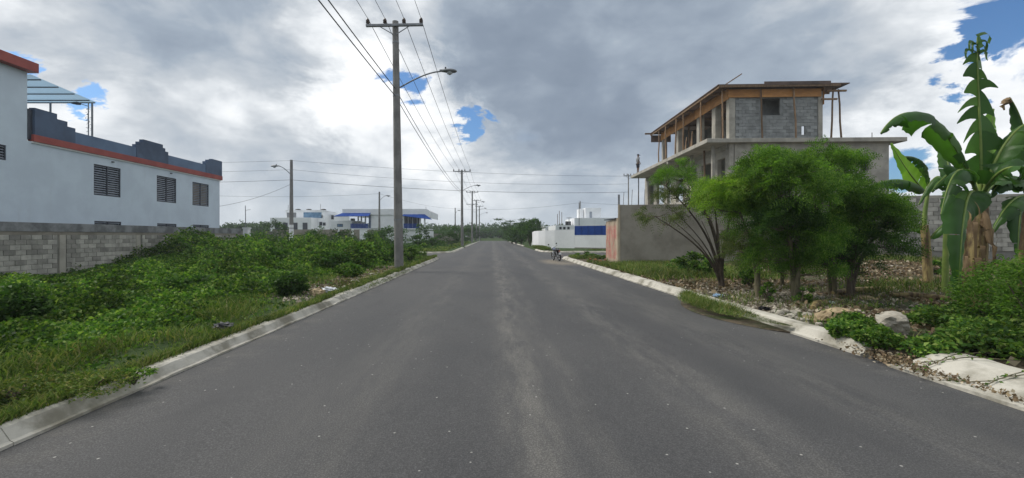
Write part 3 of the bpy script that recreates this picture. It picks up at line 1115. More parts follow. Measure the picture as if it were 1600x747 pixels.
def build_far_left():
    # white cubic house
    root = empty('white_cubic_house', (-37, 85, 0))
    tag(root, 'distant white flat roofed house with three dark windows behind grey wall', 'house')
    d = 85
    fx = lambda px: (px - VX) / FPX * d + 37
    fz = lambda py: CAM_H - (py - VY) / FPX * d
    mb = MB()
    mb.box(fx(422), fx(486), 0, 9, -.3, fz(340), .02)
    mb.build('ground_floor_wall', M['farwhite'], root)
    mb = MB()
    mb.box(fx(435), fx(495), 3.0, 11, fz(340) + .001, fz(328), .02)
    mb.box(fx(434), fx(496), 2.9, 11.1, fz(328) + .001, fz(326.8))
    mb.build('upper_floor_wall', M['farwhite'], root)
    mb = MB()
    mb.box(fx(486) + .001, fx(498), 3, 13, -.3, fz(335), .02)
    mb.box(fx(498) + .001, fx(507), 6, 15, -.3, fz(332), .02)
    mb.build('side_wing', M['farwhite'], root)
    for a in (430, 442, 457.5, 473):
        win(root, (0, 0, 0), (1, 0, 0), (0, -1, 0), fx(a), fx(a + 7.5), fz(359), fz(348))
    mb = MB()
    mb.box(fx(464), fx(493), 2.97, 2.99, fz(339.5), fz(330.5))
    mb.build('terrace_shade', M['zinc'], root)
    mb = MB()
    mb.box(fx(437), fx(452), 2.97, 2.99, fz(339.5), fz(331))
    mb.build('terrace_shade', M['steel'], root)
    for (a, b, c) in ((488, 352, 346), (493.5, 352, 347)):
        win(root, (0, 2.99, 0), (1, 0, 0), (0, -1, 0), fx(a) + .2, fx(a) + .75, fz(b), fz(c))
    for (a, b, c) in ((500, 341, 334), (503.5, 352, 346)):
        win(root, (0, 5.99, 0), (1, 0, 0), (0, -1, 0), fx(a), fx(a) + .5, fz(b), fz(c))
    for px in (448, 466, 490):
        mb = MB()
        mb.tube([(fx(px), 5, fz(327)), (fx(px), 5, fz(324.4)), (fx(px), 5, fz(324))], [.55, .5, .2], 10)
        mb.build('water_tank', M['black'], root)
    for px, t in ((438, 318), (490.5, 317)):
        mb = MB()
        mb.tube([(fx(px), 3.3, fz(328)), (fx(px), 3.3, fz(t))], .04, 5)
        mb.build('antenna', M['steel'], root)

    # white and blue house
    d = 80
    root = empty('blue_and_white_house', (-18, 80, 0))
    tag(root, 'distant white house with royal blue awnings and balcony railing', 'house')
    fx = lambda px: (px - VX) / FPX * d + 18
    fz = lambda py: CAM_H - (py - VY) / FPX * d
    mb = MB()   # lower floor
    mb.wall((fx(549), 0, -.3), (1, 0, 0), (0, 0, 1), (0, -1, 0), fx(664) - fx(549), fz(357.5) + .3, [(fx(633) - fx(549), fx(640) - fx(549), .3, 2.0)], .25)
    mb.box(fx(549), fx(664), .25, 12, -.3, fz(357.5) - .3)
    mb.build('ground_floor_wall', M['farwhite'], root)
    mb = MB()   # roof band
    mb.box(fx(536), fx(655), -.4, 12, fz(336), fz(326.5), .03)
    mb.prism([(fx(655) + .001, fz(336)), (fx(672), fz(340)), (fx(672), fz(330)), (fx(668), fz(327)), (fx(655) + .001, fz(326.5))], 'y', -.35, 11.9)
    mb.build('roof_band', M['farwhite'], root)
    mb = MB()   # solid upper wall between the balconies
    mb.box(fx(580), fx(631), -.2, 11, fz(357) , fz(336) - .001)
    mb.build('upper_wall', M['farwhite'], root)
    mb = MB()
    mb.box(fx(549), fx(580) - .001, -.5, 11, fz(358.6), fz(357) - .001)
    mb.box(fx(631) + .001, fx(664), -.5, 11, fz(358.6), fz(357) - .001)
    mb.build('balcony_floor', M['farwhite'], root)
    # blue awnings: sloping slabs
    mb = MB()
    mb.add([(fx(526), -1.6, fz(338.5)), (fx(580), -1.6, fz(338)), (fx(580), -.41, fz(333)), (fx(536), -.41, fz(333)),
            (fx(526), -1.6, fz(339.2)), (fx(580), -1.6, fz(338.7)), (fx(580), -.41, fz(334.5)), (fx(536), -.41, fz(334.5))],
           [(0, 1, 2, 3), (7, 6, 5, 4), (0, 4, 5, 1), (1, 5, 6, 2), (2, 6, 7, 3), (3, 7, 4, 0)])
    mb.build('awning', M['blue'], root)
    mb = MB()
    mb.add([(fx(631), -1.2, fz(337.4)), (fx(676), -1.2, fz(343)), (fx(664), -.41, fz(335)), (fx(631), -.41, fz(335)),
            (fx(631), -1.2, fz(338.2)), (fx(676), -1.2, fz(343.6)), (fx(664), -.41, fz(337)), (fx(631), -.41, fz(337))],
           [(0, 1, 2, 3), (7, 6, 5, 4), (0, 4, 5, 1), (1, 5, 6, 2), (2, 6, 7, 3), (3, 7, 4, 0)])
    mb.build('awning', M['blue'], root)
    mb = MB()
    mb.box(fx(577), fx(580) - .002, -.3, 6, fz(357) + .001, fz(336) - .002)
    mb.build('side_wall', M['navy'], root)
    for px in (552, 557, 563.5, 570):
        mb = MB()
        mb.box(fx(px), fx(px) + .22, 2.5, 2.75, fz(357), fz(336) - .003)
        mb.build('column', M['farwhite'], root)
    for px in (656, 663):
        mb = MB()
        mb.box(fx(px), fx(px) + .25, -.45, -.2, fz(357), fz(336) - .003)
        mb.build('column', M['farwhite'], root)
    for a, b in ((549, 577), (631.5, 656)):
        n = 14
        for i in range(n):
            mb = MB()
            x0 = fx(a) + (fx(b) - fx(a)) * i / n
            x1 = fx(a) + (fx(b) - fx(a)) * (i + .82) / n
            mb.box(x0, x1, -.48, -.44, fz(357) + .002, fz(349.5))
            mb.build('railing_panel', M['blue'], root)
    mb = MB()
    mb.box(fx(631.5), fx(656), 1.0, 1.1, fz(357) + .001, fz(336) - .003)
    mb.build('balcony_glass', M['pane'], root)
    for a in (636, 643, 650):
        mb = MB()
        mb.box(fx(a), fx(a) + .1, .9, .99, fz(357) + .001, fz(337))
        mb.build('mullion', M['farwhite'], root)
    # annex
    mb = MB()
    mb.box(fx(516), fx(549) - .002, .3, 8, -.3, fz(344.5), .02)
    mb.build('annex_wall', M['farwhite'], root)
    win(root, (0, .3, 0), (1, 0, 0), (0, -1, 0), fx(526), fx(535), fz(354.5), fz(349.8), M['zinc'])
    mb = MB()
    mb.box(fx(542), fx(547), 2, 3, fz(344.5) + .001, fz(340.6), .03)
    mb.build('air_conditioner', M['black'], root)
    mb = MB()
    mb.tube([(fx(663), 2, fz(328)), (fx(663), 2, fz(322))], .04, 5)
    mb.build('antenna', M['steel'], root)

    # grey block boundary in front of both
    root = empty('boundary_wall', (-26, 62, 0))
    tag(root, 'plain grey boundary wall with white piers before the distant white houses', 'wall')
    d = 62
    fx = lambda px: (px - VX) / FPX * d + 26
    cuts = [(425, 493), (495.5, 528), (530, 549.5), (552.5, 562)]
    for a, b in cuts:
        mb = MB()
        mb.box(fx(a), fx(b), 0, .18, -.2, 2.42)
        mb.build('wall_panel', M['plaster'], root)
    for px in (494.2, 529, 551):
        mb = MB()
        mb.box(fx(px) - .12, fx(px) + .14, -.08, .25, -.2, 2.5)
        mb.build('pier', M['white2'], root)
    mb = MB()
    mb.box(fx(562) + .001, fx(574), -.05, .2, -.2, 2.35)
    mb.build('gate_panel', M['farwhite'], root)
    mb = MB()
    mb.box(fx(574) + .001, fx(600), 0, .18, -.2, 2.35)
    mb.build('wall_panel', M['plaster'], root)
    # low grey wall to the far right of the blue house
    mb = MB()
    mb.box(-11.5, -6.2, 0, .2, -.1, 1.9)
    mb.box(-11.5, -6.2, -.03, .23, 1.901, 2.0)
    o = mb.build('low_wall', M['plaster'])
    o.location = (-.3, 92, 0)
    tag(o, 'low pale grey wall beside the blue and white house half hidden by scrub', 'wall')
    # grey wall past the white gate post
    mb = MB()
    mb.box(-34, -22, 0, .2, -.1, 1.9)
    mb.box(-34.02, -21.98, -.03, .23, 1.901, 2.0)
    o = mb.build('low_wall', M['mortar'])
    o.location = (0, 46, 0)
    tag(o, 'low dark block wall across the side street beyond the white gate post', 'wall')


build_far_left()

# ------------------------------------------------------------------ right: white boundary wall and roofs behind


def build_right_far():
    root = empty('white_boundary_wall', (9, 51, 0))
    tag(root, 'curved white boundary wall with royal blue panel behind the motorbike', 'wall')
    O = Vector((9, 51, 0))
    # plan: comes from the street corner and sweeps right towards the viewer
    plan = [(5.9, 66), (5.45, 58.5), (5.35, 55.8), (5.7, 54.4), (6.4, 53.4), (7.4, 52.5), (8.6, 51.7), (9.47, 51.1)]
    tops = [2.05, 2.08, 2.12, 2.14, 2.17, 2.2, 2.23, 2.26]

    def strip(pts, ztops, z0, t=.2):
        mb = MB()
        vs = []
        for i, (p, zt) in enumerate(zip(pts, ztops)):
            a = Vector((*pts[max(i - 1, 0)], 0)); b = Vector((*pts[min(i + 1, len(pts) - 1)], 0))
            n = (b - a).normalized(); n = Vector((-n.y, n.x, 0))
            q = Vector((*p, 0)) - O
            vs += [q + Vector((0, 0, z0)), q + Vector((0, 0, zt)), q + n * t + Vector((0, 0, zt)), q + n * t + Vector((0, 0, z0))]
        fs = []
        for i in range(len(pts) - 1):
            b = i * 4
            fs += [(b, b + 4, b + 5, b + 1), (b + 1, b + 5, b + 6, b + 2), (b + 2, b + 6, b + 7, b + 3)]
        e = (len(pts) - 1) * 4
        fs += [(0, 1, 2, 3), (e, e + 3, e + 2, e + 1)]
        mb.add(vs, fs)
        return mb
    strip(plan, tops, -.2).build('wall_panel', M['white2'], root)
    strip([(a - .03, b - .04) for a, b in plan], [t + .09 for t in tops], 2.0, .28)
    cap = MB()
    c = strip([(a - .02, b - .03) for a, b in plan], [t + .10 for t in tops], 2.27, .25)
    # right run
    p0, p1 = Vector((9.48, 51.1, 0)), Vector((15.2, 47.0, 0))
    dv = (p1 - p0)
    L = dv.length
    dv.normalize()
    nv = Vector((dv.y, -dv.x, 0))
    mb = MB()
    mb.wall(p0 - O + Vector((0, 0, -.2)), dv, (0, 0, 1), nv, L, 1.82, [], .2)
    mb.build('wall_panel', M['white2'], root)
    mb = MB()
    mb.wall(p0 - O + Vector((0, 0, 1.621)) + nv * .01, dv, (0, 0, 1), nv, L, 1.03, [], .16)
    mb.build('blue_panel', M['blue'], root)
    for i in range(9):
        mb = MB()
        q = p0 - O + dv * (L * (i + .05) / 9)
        mb.bar(q + Vector((0, 0, 1.62)) + nv * .02, q + Vector((0, 0, 2.66)) + nv * .02, .05, .05)
        mb.build('panel_rib', M['blue'], root)
    mb = MB()
    mb.bar(p0 - O + dv * 3.6 + Vector((0, 0, 2.70)) - nv * .05, p1 - O + Vector((0, 0, 2.70)) - nv * .05, .12, .09)
    mb.build('timber_rail', M['wood'], root)
    mb = MB()   # dark plinth
    mb.wall(p0 - O + Vector((0, 0, -.2)) + nv * .03, dv, (0, 0, 1), nv, L, .42, [], .029)
    mb.build('plinth', M['mortar'], root)

    d = 78
    fx = lambda px: (px - VX) / FPX * d
    fz = lambda py: CAM_H - (py - VY) / FPX * d
    root = empty('white_building', (16, d, 0))
    tag(root, 'low white unfinished building with square roof tower behind the boundary wall', 'building')
    mb = MB()
    mb.box(fx(868) - 16, fx(897) - 16, 0, 10, 0, fz(352))
    mb.box(fx(900) - 16, fx(985) - 16, 1.5, 11, 0, fz(340))
    mb.build('wall', M['farwhite'], root)
    mb = MB()
    mb.box(fx(922) - 16, fx(948) - 16, 4, 8, fz(340) + .001, fz(322.5), .02)
    mb.box(fx(915) - 16, fx(921) - 16, 5, 8, fz(340) + .001, fz(323.5), .02)
    mb.build('roof_tower', M['farwhite'], root)
    mb = MB()
    mb.box(fx(929) - 16, fx(933) - 16, 3.95, 3.999, fz(339), fz(329))
    mb.build('tower_door', M['louvre'], root)
    for a in (874, 880, 886.5):
        win(root, (-16, 0, 0), (1, 0, 0), (0, -1, 0), fx(a), fx(a + 3.5), fz(358.5), fz(354.5))
    for px, t in ((875, 333), (878, 328), (882, 330), (904.5, 345)):
        mb = MB()
        mb.tube([(fx(px) - 16, 3, fz(353)), (fx(px) - 16, 3, fz(t))], .05, 5)
        mb.build('rebar', M['rust'], root)
    mb = MB()
    mb.box(fx(889) - 16, fx(897) - 16, 3, 4, fz(352) + .001, fz(345), .02)
    mb.build('water_tank', M['black'], root)
    mb = MB()
    mb.tube([(fx(893) - 16, 2.5, fz(352)), (fx(893) - 16, 2.5, fz(339))], .06, 5)
    mb.tube([(fx(889) - 16, 2.5, fz(339.5)), (fx(897) - 16, 2.5, fz(339.5))], .05, 5)
    mb.build('antenna', M['steel'], root)
    mb = MB()
    mb.tube([(fx(907) - 16, 1.2, fz(352)), (fx(907) - 16, 1.2, fz(316))], .07, 6)
    mb.build('mast', M['steel'], root)
    root = empty('pale_house', (8, 90, 0))
    tag(root, 'small pale house with flat roof glimpsed over the curved white wall', 'house')
    mb = MB()
    mb.box(2.8, 6.2, 0, 7, 0, 3.3, .02)
    mb.box(2.6, 6.4, -.2, 7.2, 3.301, 3.5)
    mb.build('wall', M['farwhite'], root)
    win(root, (0, 0, 0), (1, 0, 0), (0, -1, 0), 3.3, 4.1, 2.1, 3.0)
    win(root, (0, 0, 0), (1, 0, 0), (0, -1, 0), 4.8, 5.6, 2.1, 3.0)


build_right_far()

# lot wall of the unfinished building
WA, WB = Vector((6.44, 22.4, 0)), Vector((25.0, 17.9, 0))


def build_lot_wall():
    root = empty('lot_wall', WA)
    tag(root, 'high grey rendered lot wall ending in bare blocks behind the banana plants', 'wall')
    d = (WB - WA)
    L = d.length
    d.normalize()
    root.rotation_euler = (0, 0, math.atan2(d.y, d.x))
    # local: x along wall, y = back
    split = 11.6
    mb = MB()
    mb.box(0.0, split, 0, .18, -.2, 3.06, .008)
    mb.build('rendered_panel', M['plaster'], root)
    mb = MB()
    mb.box(-.10, -.001, -.02, .22, -.2, 3.08, .008)
    mb.build('end_pier', M['plaster2'], root)
    mb = MB()
    mb.box(split + .001, L, .05, .16, -.2, 3.14)
    mb.build('mortar_core', M['mortar'], root)
    mb = MB()
    mb.box(split + .001, L, .02, .18, 3.141, 3.26)
    mb.build('capping', M['concrete'], root)
    sm = MB()
    sm.box(-.192, .192, .012, .075, -.089, .089, .006)
    me = sm.mesh('block', M['block'])
    for r in range(12):
        zc = 3.14 - .095 - r * .19
        x = split + .2 + (.2 if r % 2 else 0)
        while x < L - .2:
            link('block', me, None, root, (x, random.uniform(-.004, .006), zc))
            x += .4
    # rebar starter bars at the corner
    for i, (x, y) in enumerate(((.15, .06), (.55, .08), (.85, .05), (1.15, .1))):
        mb = MB()
        mb.tube([(x, y, 3.05), (x + .01, y, 3.4), (x + .03, y, 3.7 + .12 * (i % 2))], .012, 5)
        mb.build('rebar', M['rust'], root)
    mb = MB()
    mb.tube([(-.05, .5, 1.8), (-.05, .5, 3.62)], .05, 8)
    mb.build('pipe_post', M['steel'], root)
    # gate of sheet metal on the street side
    g = empty('sheet_gate', (6.36, 23.5, 0))
    tag(g, 'pinkish sheet metal street gate sprayed with red graffiti', 'gate')
    n = 5
    for i in range(n):
        y0 = -.78 + i * .42
        mb = MB()
        off = .012 if i % 2 else 0
        z1 = 2.36 - .07 * i / n
        mb.box(-.02 - off, .02 - off, y0 + .004, y0 + .416, .12, z1)
        mb.build('sheet', M['graffiti'], g)
    mb = MB()
    mb.box(-.12, .35, -.8, 1.36, 2.37, 2.42)
    mb.build('roof_lip', M['frame'], g)
    mb = MB()
    mb.box(-.03, .10, -1.0, -.785, 0, 2.40)
    mb.build('post', M['plaster2'], g)


build_lot_wall()

# ------------------------------------------------------------------ unfinished building


def build_unfinished():
    rz = -math.atan(.036)
    B = empty('unfinished_building', (12.8, 26.6, 0), rz)
    tag(B, 'unfinished three storey concrete building with plywood roof formwork', 'building')
    # local: x = right along the gable, y = away along the street facade; slab corner at origin
    FX, GY = 1.5, .4                      # facade line, gable line
    Z1, Z2 = 3.75, 7.06                   # slab undersides
    LEN2, LEN3 = 16.6, 11.9
    W2, W3 = 10.8, 6.7
    S = lambda name, m: (name, m)

    def part(name, m, *boxes, par=B, bev=0.0):
        mb = MB()
        for b in boxes:
            mb.box(*b, bev)
        return mb.build(name, m, par)
    # ground floor
    mb = MB()
    mb.wall((FX, GY, -.2), (1, 0, 0), (0, 0, 1), (0, -1, 0), W2 - FX, Z1 + .2, [(2.5, 4.0, 1.2, 2.8), (6, 7.5, 1.2, 2.8)], .2)
    mb.wall((FX, GY + LEN2, -.2), (0, -1, 0), (0, 0, 1), (-1, 0, 0), LEN2 - .201, Z1 + .2, [(2, 4, .2, 2.7), (6, 8, .2, 2.7), (11, 13, .2, 2.7)], .2)
    mb.build('ground_floor_wall', M['concrete'], B)
    part('floor_slab', M['concrete'], (.4, W2 + .3, .05, LEN2 + .6, Z1 + .001, Z1 + .2))
    # second floor gable of blocks with a rendered band
    mb = MB()
    mb.wall((FX + .3, GY, Z1 + .201), (1, 0, 0), (0, 0, 1), (0, -1, 0), W2 - FX - .3, Z2 - Z1 - .202,
            [(4.35, 4.85, 1.6, 2.25), (7.35, 7.85, 1.45, 2.35)], .2)
    mb.build('gable_wall', M['concrete'], B)
    mb = MB()
    op = [(.55, 1.55), (2.35, 3.9), (4.7, 6.1), (7.2, 8.6), (9.8, 10.6), (11.4, 13.2), (14.0, 15.7)]
    mb.wall((FX, GY + LEN2, Z1 + .201), (0, -1, 0), (0, 0, 1), (-1, 0, 0), LEN2, Z2 - Z1 - .202,
            [(LEN2 - b, LEN2 - a, .001, 2.38) for a, b in op], .25)
    mb.build('facade_wall', M['concrete'], B)
    # back and side walls with openings so that sky shows through
    mb = MB()
    mb.wall((W2, GY + .201, Z1 + .201), (0, 1, 0), (0, 0, 1), (1, 0, 0), LEN2 - .4, Z2 - Z1 - .202, [(3.0, 5, 1, 2.4), (10.6, 15.2, .4, 2.6)], .2)
    mb.wall((FX + .251, GY + LEN2, Z1 + .201), (1, 0, 0), (0, 0, 1), (0, 1, 0), W2 - FX - .26, Z2 - Z1 - .202, [(1, 4, .4, 2.5)], .2)
    mb.build('rear_wall', M['block2'], B)
    part('partition', M['block2'], (FX + 2.2, FX + 2.35, GY + .5, GY + 10.5, Z1 + .202, Z2 - .002))
    part('partition', M['block2'], (FX + 4.2, FX + 4.35, GY + .5, GY + 9.5, Z1 + .202, Z2 - .002))
    # big slab
    part('roof_slab', M['concrete'], (0, W2 + .72, 0, LEN2, Z2, Z2 + .24), bev=.012)
    part('slab_edge_beam', M['concrete'], (FX - .1, FX + .3, .6, LEN2 - .2, Z2 - .28, Z2 - .002))
    part('canopy_beam', M['concrete'], (.02, 1.39, 6.6, 6.85, Z2 - .2, Z2 - .002))
    # pillars under the slab lip
    for y in (1.0, 4.2):
        part('pillar', M['concrete'], (.75, .92, y, y + .17, Z1 + .202, Z2 - .002))
    # third floor
    zb = Z2 + .241
    zt = zb + 2.55
    X3, Y3 = FX, GY
    # block gable: core with holes and separate blocks
    holes = [(1.86, 3.0, 1.46, 2.47), (4.25, 4.47, .27, .80)]
    mb = MB()
    mb.wall((X3 + .35, Y3 + .03, zb), (1, 0, 0), (0, 0, 1), (0, -1, 0), W3 - X3 - .35, 2.55, [(a - .35, b - .35, c, d) for a, b, c, d in holes], .12)
    mb.build('gable_core', M['block2'], B)
    sm = MB()
    sm.box(-.195, .195, -.004, .06, -.094, .094, .005)
    me = sm.mesh('block', M['block2'])
    nb = 0
    for r in range(13):
        zc = zb + .1 + r * .196
        x = X3 + .35 + (.2 if r % 2 else .4)
        while x < W3 - .1:
            lx = x - X3
            inside = any(a - .19 < lx < b + .19 and c - .05 < zc - zb < d + .05 for a, b, c, d in holes)
            if not inside:
                link('block', me, None, B, (x, Y3 + random.uniform(-.004, .004), zc))
                nb += 1
            x += .4
    # corner and facade columns
    for (y0, y1) in ((-.05, .32), (1.75, 2.25), (4.15, 4.6), (8.0, 8.6), (11.4, 11.75)):
        part('column', M['concrete'], (X3 - .04, X3 + .31, Y3 + y0, Y3 + y1, zb, zt + .3))
    part('column', M['concrete'], (W3 - .001, W3 + .25, Y3 - .02, Y3 + .3, zb, zt + .3))
    part('column', M['concrete'], (W3, W3 + .25, Y3 + 5, Y3 + 5.3, zb, zt + .3))
    part('column', M['concrete'], (W3, W3 + .25, Y3 + 11.3, Y3 + 11.6, zb, zt + .3))
    part('inner_wall', M['block2'], (X3 + 2.6, X3 + 2.75, Y3 + 1.5, Y3 + 3.6, zb, zt + .2))
    part('inner_wall', M['block2'], (X3 + 2.6, X3 + 2.75, Y3 + 6.0, Y3 + 9.0, zb, zt + .2))
    part('inner_wall', M['block2'], (X3 + 1.2, X3 + 4.0, Y3 + 1.3, Y3 + 1.45, zb, zt + .2))  # wall added behind the gable window to make its opening darker
    part('inner_wall', M['block2'], (X3 + .8, W3 - .4, Y3 + 9.2, Y3 + 9.35, zb, zt + .2))
    # plywood beam formwork
    for (a, b) in ((.02, 2.4), (2.42, 4.8), (4.82, 7.2), (7.22, 9.6), (9.62, 11.9)):
        part('beam_formwork', M['ply'], (X3 - .12, X3 - .09, Y3 - .1 + a, Y3 - .1 + b, zt - .12, zt + .52))
    for (a, b) in ((-.12, 1.7), (1.72, 3.6), (3.62, 5.3)):
        part('beam_formwork', M['ply'], (X3 + a, X3 + b, Y3 - .13, Y3 - .10, zt - .05, zt + .43))
    part('beam_formwork', M['ply'], (W3 + .26, W3 + .29, Y3 - .1, Y3 + 11.8, zt - .5, zt + .5))
    # deck: planks along the street side, sheets on top
    zd = zt + .54
    for i, (a, b) in enumerate(((-1.0, 1.55), (1.56, 4.1), (4.11, 6.65), (6.66, 9.2), (9.21, 12.1))):
        part('deck_sheet', M['plydark'], (X3 - .95, X3 + 2.4, Y3 + a + .4, Y3 + b + .4 if b < 12 else Y3 + 12.2, zd, zd + .05))
        part('deck_sheet', M['plydark'], (X3 + 2.41, W3 + 1.4, Y3 + a + .4 - (.0), Y3 + b + .4 if b < 12 else Y3 + 12.2, zd + .012, zd + .062))
    part('deck_edge_board', M['plydark'], (X3 + 1.7, W3 + .3, Y3 - .64, Y3 - .605, zd - .03, zd + .17))
    part('deck_joist', M['wood'], (X3 - .9, W3 + .9, Y3 - .62, Y3 - .54, zd - .13, zd - .003))
    part('deck_joist', M['wood'], (X3 - .88, X3 - .80, Y3 - .5, Y3 + 12.2, zd - .13, zd - .003))
    part('deck_joist', M['wood'], (W3 + .3, W3 + 1.45, Y3 - .3, Y3 - .2, zd - .35, zd - .25))
    part('deck_joist', M['wood'], (W3 + .0, W3 + .9, Y3 - .33, Y3 - .25, zd - .85, zd - .75))
    part('deck_joist', M['wood'], (X3 - 1.5, X3 + .3, Y3 + 11.6, Y3 + 11.7, zd - .13, zd - .003))
    for k in range(6):
        y = Y3 + .9 + k * 2.0
        part('deck_joist', M['wood'], (X3 - .78, W3 + 1.3, y, y + .08, zd - .12, zd - .004))
    part('end_formwork', M['plydark'], (X3 - .9, X3 + .8, Y3 + 11.9, Y3 + 11.94, zt - .2, zd - .14))
    for i in range(9):
        mb = MB()
        x = X3 + 3.3 + i * .13
        mb.tube([(x, Y3 + .8, zd + .06), (x - .05, Y3 + .8, zd + .28), (x - .22 + .1 * (i % 3), Y3 + .8, zd + .42 + .05 * (i % 2))], .012, 4)
        mb.build('rebar', M['rust'], B)
    mb = MB()
    mb.tube([(W2 - .9, .5, Z2 + .24), (W2 - .9, .5, Z2 + .62)], .02, 5)
    mb.build('rebar', M['rust'], B)
    # upright plank resting on the deck
    W = B.matrix_basis @ Matrix.Identity(4)
    Bm = Matrix.Translation(B.location) @ Matrix.Rotation(rz, 4, 'Z')

    def loose(name, label, cat, group, m, build, at):
        mb = MB()
        build(mb)
        o = mb.build(name, m)
        o.matrix_world = Bm @ Matrix.Translation(at)
        return tag(o, label, cat, group)
    loose('plank', 'stray plank jutting up from the corner of the plywood roof deck', 'plank', None, M['wood'],
          lambda mb: mb.bar((-.35, 0, .03), (.55, -.1, .62), .16, .05), (X3 - .1, Y3 - .4, zd + .05))
    lab = 'rough timber pole propping the plywood roof formwork of the unfinished building'
    props = [(X3 - .55, Y3 - .35, 0, .12), (X3 - .80, Y3 + 2.1, 0, 0), (X3 - .8, Y3 + 5.0, 0, .05), (X3 - .8, Y3 + 6.6, 0, -.25), (X3 - .8, Y3 + 8.6, 0, .0), (X3 - .8, Y3 + 10.2, 0, .0),
             (X3 + 1.75, Y3 - .32, -.08, 0), (X3 + 3.7, Y3 - .32, -.12, 0), (W3 + .58, Y3 - .25, .12, 0), (W3 + 1.35, Y3 + .0, -.18, 0),
             (X3 + .5, Y3 + 3.2, 0, .15), (X3 + .6, Y3 + 6.0, .05, -.1), (X3 + .55, Y3 + 7.3, 0, .1), (X3 + .5, Y3 + 9.9, 0, 0)]
    where = ['at the near street side corner of the roof deck', 'before the first open bay of the top floor', 'before the bay with scrap boards', 'leaning beside the bay with scrap boards', 'before the last column but one', 'at the far end of the top floor',
             'left of the gable window', 'between the gable window and the small slot', 'at the gable corner beside the small slot', 'standing free beyond the gable corner',
             'inside the first open bay', 'inside the bay with scrap boards', 'inside the bay behind the scrap boards', 'inside the farthest open bay']
    for i, (x, y, lx, ly) in enumerate(props):
        lab = 'rough timber roof prop ' + where[i]
        h = zd - .135 - zb
        if y > Y3 - .2 and x < X3:
            h = zd - .135 - zb
        wv = random.uniform(-.03, .03)
        loose('timber_prop', lab, 'prop', 'timber props under the roof formwork', M['wood'],
              lambda mb: mb.tube([(0, 0, 0), (lx * .3 + wv, ly * .3, h * .35), (lx * .7 - wv, ly * .7, h * .7), (lx, ly, h)], [.055, .05, .048, .045], 7), (x, y, zb))
    # junk pile of boards in the middle bay
    for i, (x, y, tx, h) in enumerate(((X3 + .1, Y3 + 5.7, .3, 1.6), (X3 + .12, Y3 + 6.2, -.25, 1.9), (X3 + .1, Y3 + 6.9, .2, 1.4), (X3 + .15, Y3 + 7.4, -.35, 1.7))):
        loose('leaning_board', 'short scrap board leaning in the open bay of the unfinished top floor', 'board', 'scrap boards in the open bay', M['wood'],
              lambda mb: mb.bar((0, 0, 0), (.1, tx, h), .16, .03, (1, 0, 0)), (x, y, zb + .01))
    for i in range(4):
        loose('formwork_board', 'flat scrap board stacked at the slab edge in the open bay', 'board', 'scrap boards at the slab edge', M['wood'],
              lambda mb: mb.box(-.08, .08, -.5, .5, 0, .035), (X3 - .18, Y3 + 6.3 + .1 * (i % 2), zb + .45 + i * .2) if False else (X3 - .3 + .02 * i, Y3 + 6.3 + .1 * (i % 2), zb + .001 + i * .037))
    # post under the far slab tip
    loose('slab_prop', 'slim steel prop under the far tip of the concrete slab', 'prop', None, M['steel'],
          lambda mb: mb.tube([(0, 0, 0), (0, 0, Z2 - .004)], .05, 7), (.45, LEN2 - 1.1, 0))
    loose('slab_prop', 'timber prop under the slab lip between the second floor openings', 'prop', None, M['wood'],
          lambda mb: mb.tube([(0, 0, 0), (.03, 0, 1.6), (0, 0, Z2 - Z1 - .206)], .06, 7), (.95, 2.6, Z1 + .202))
    return Bm, Z2 + .24


BM_, SLAB = build_unfinished()


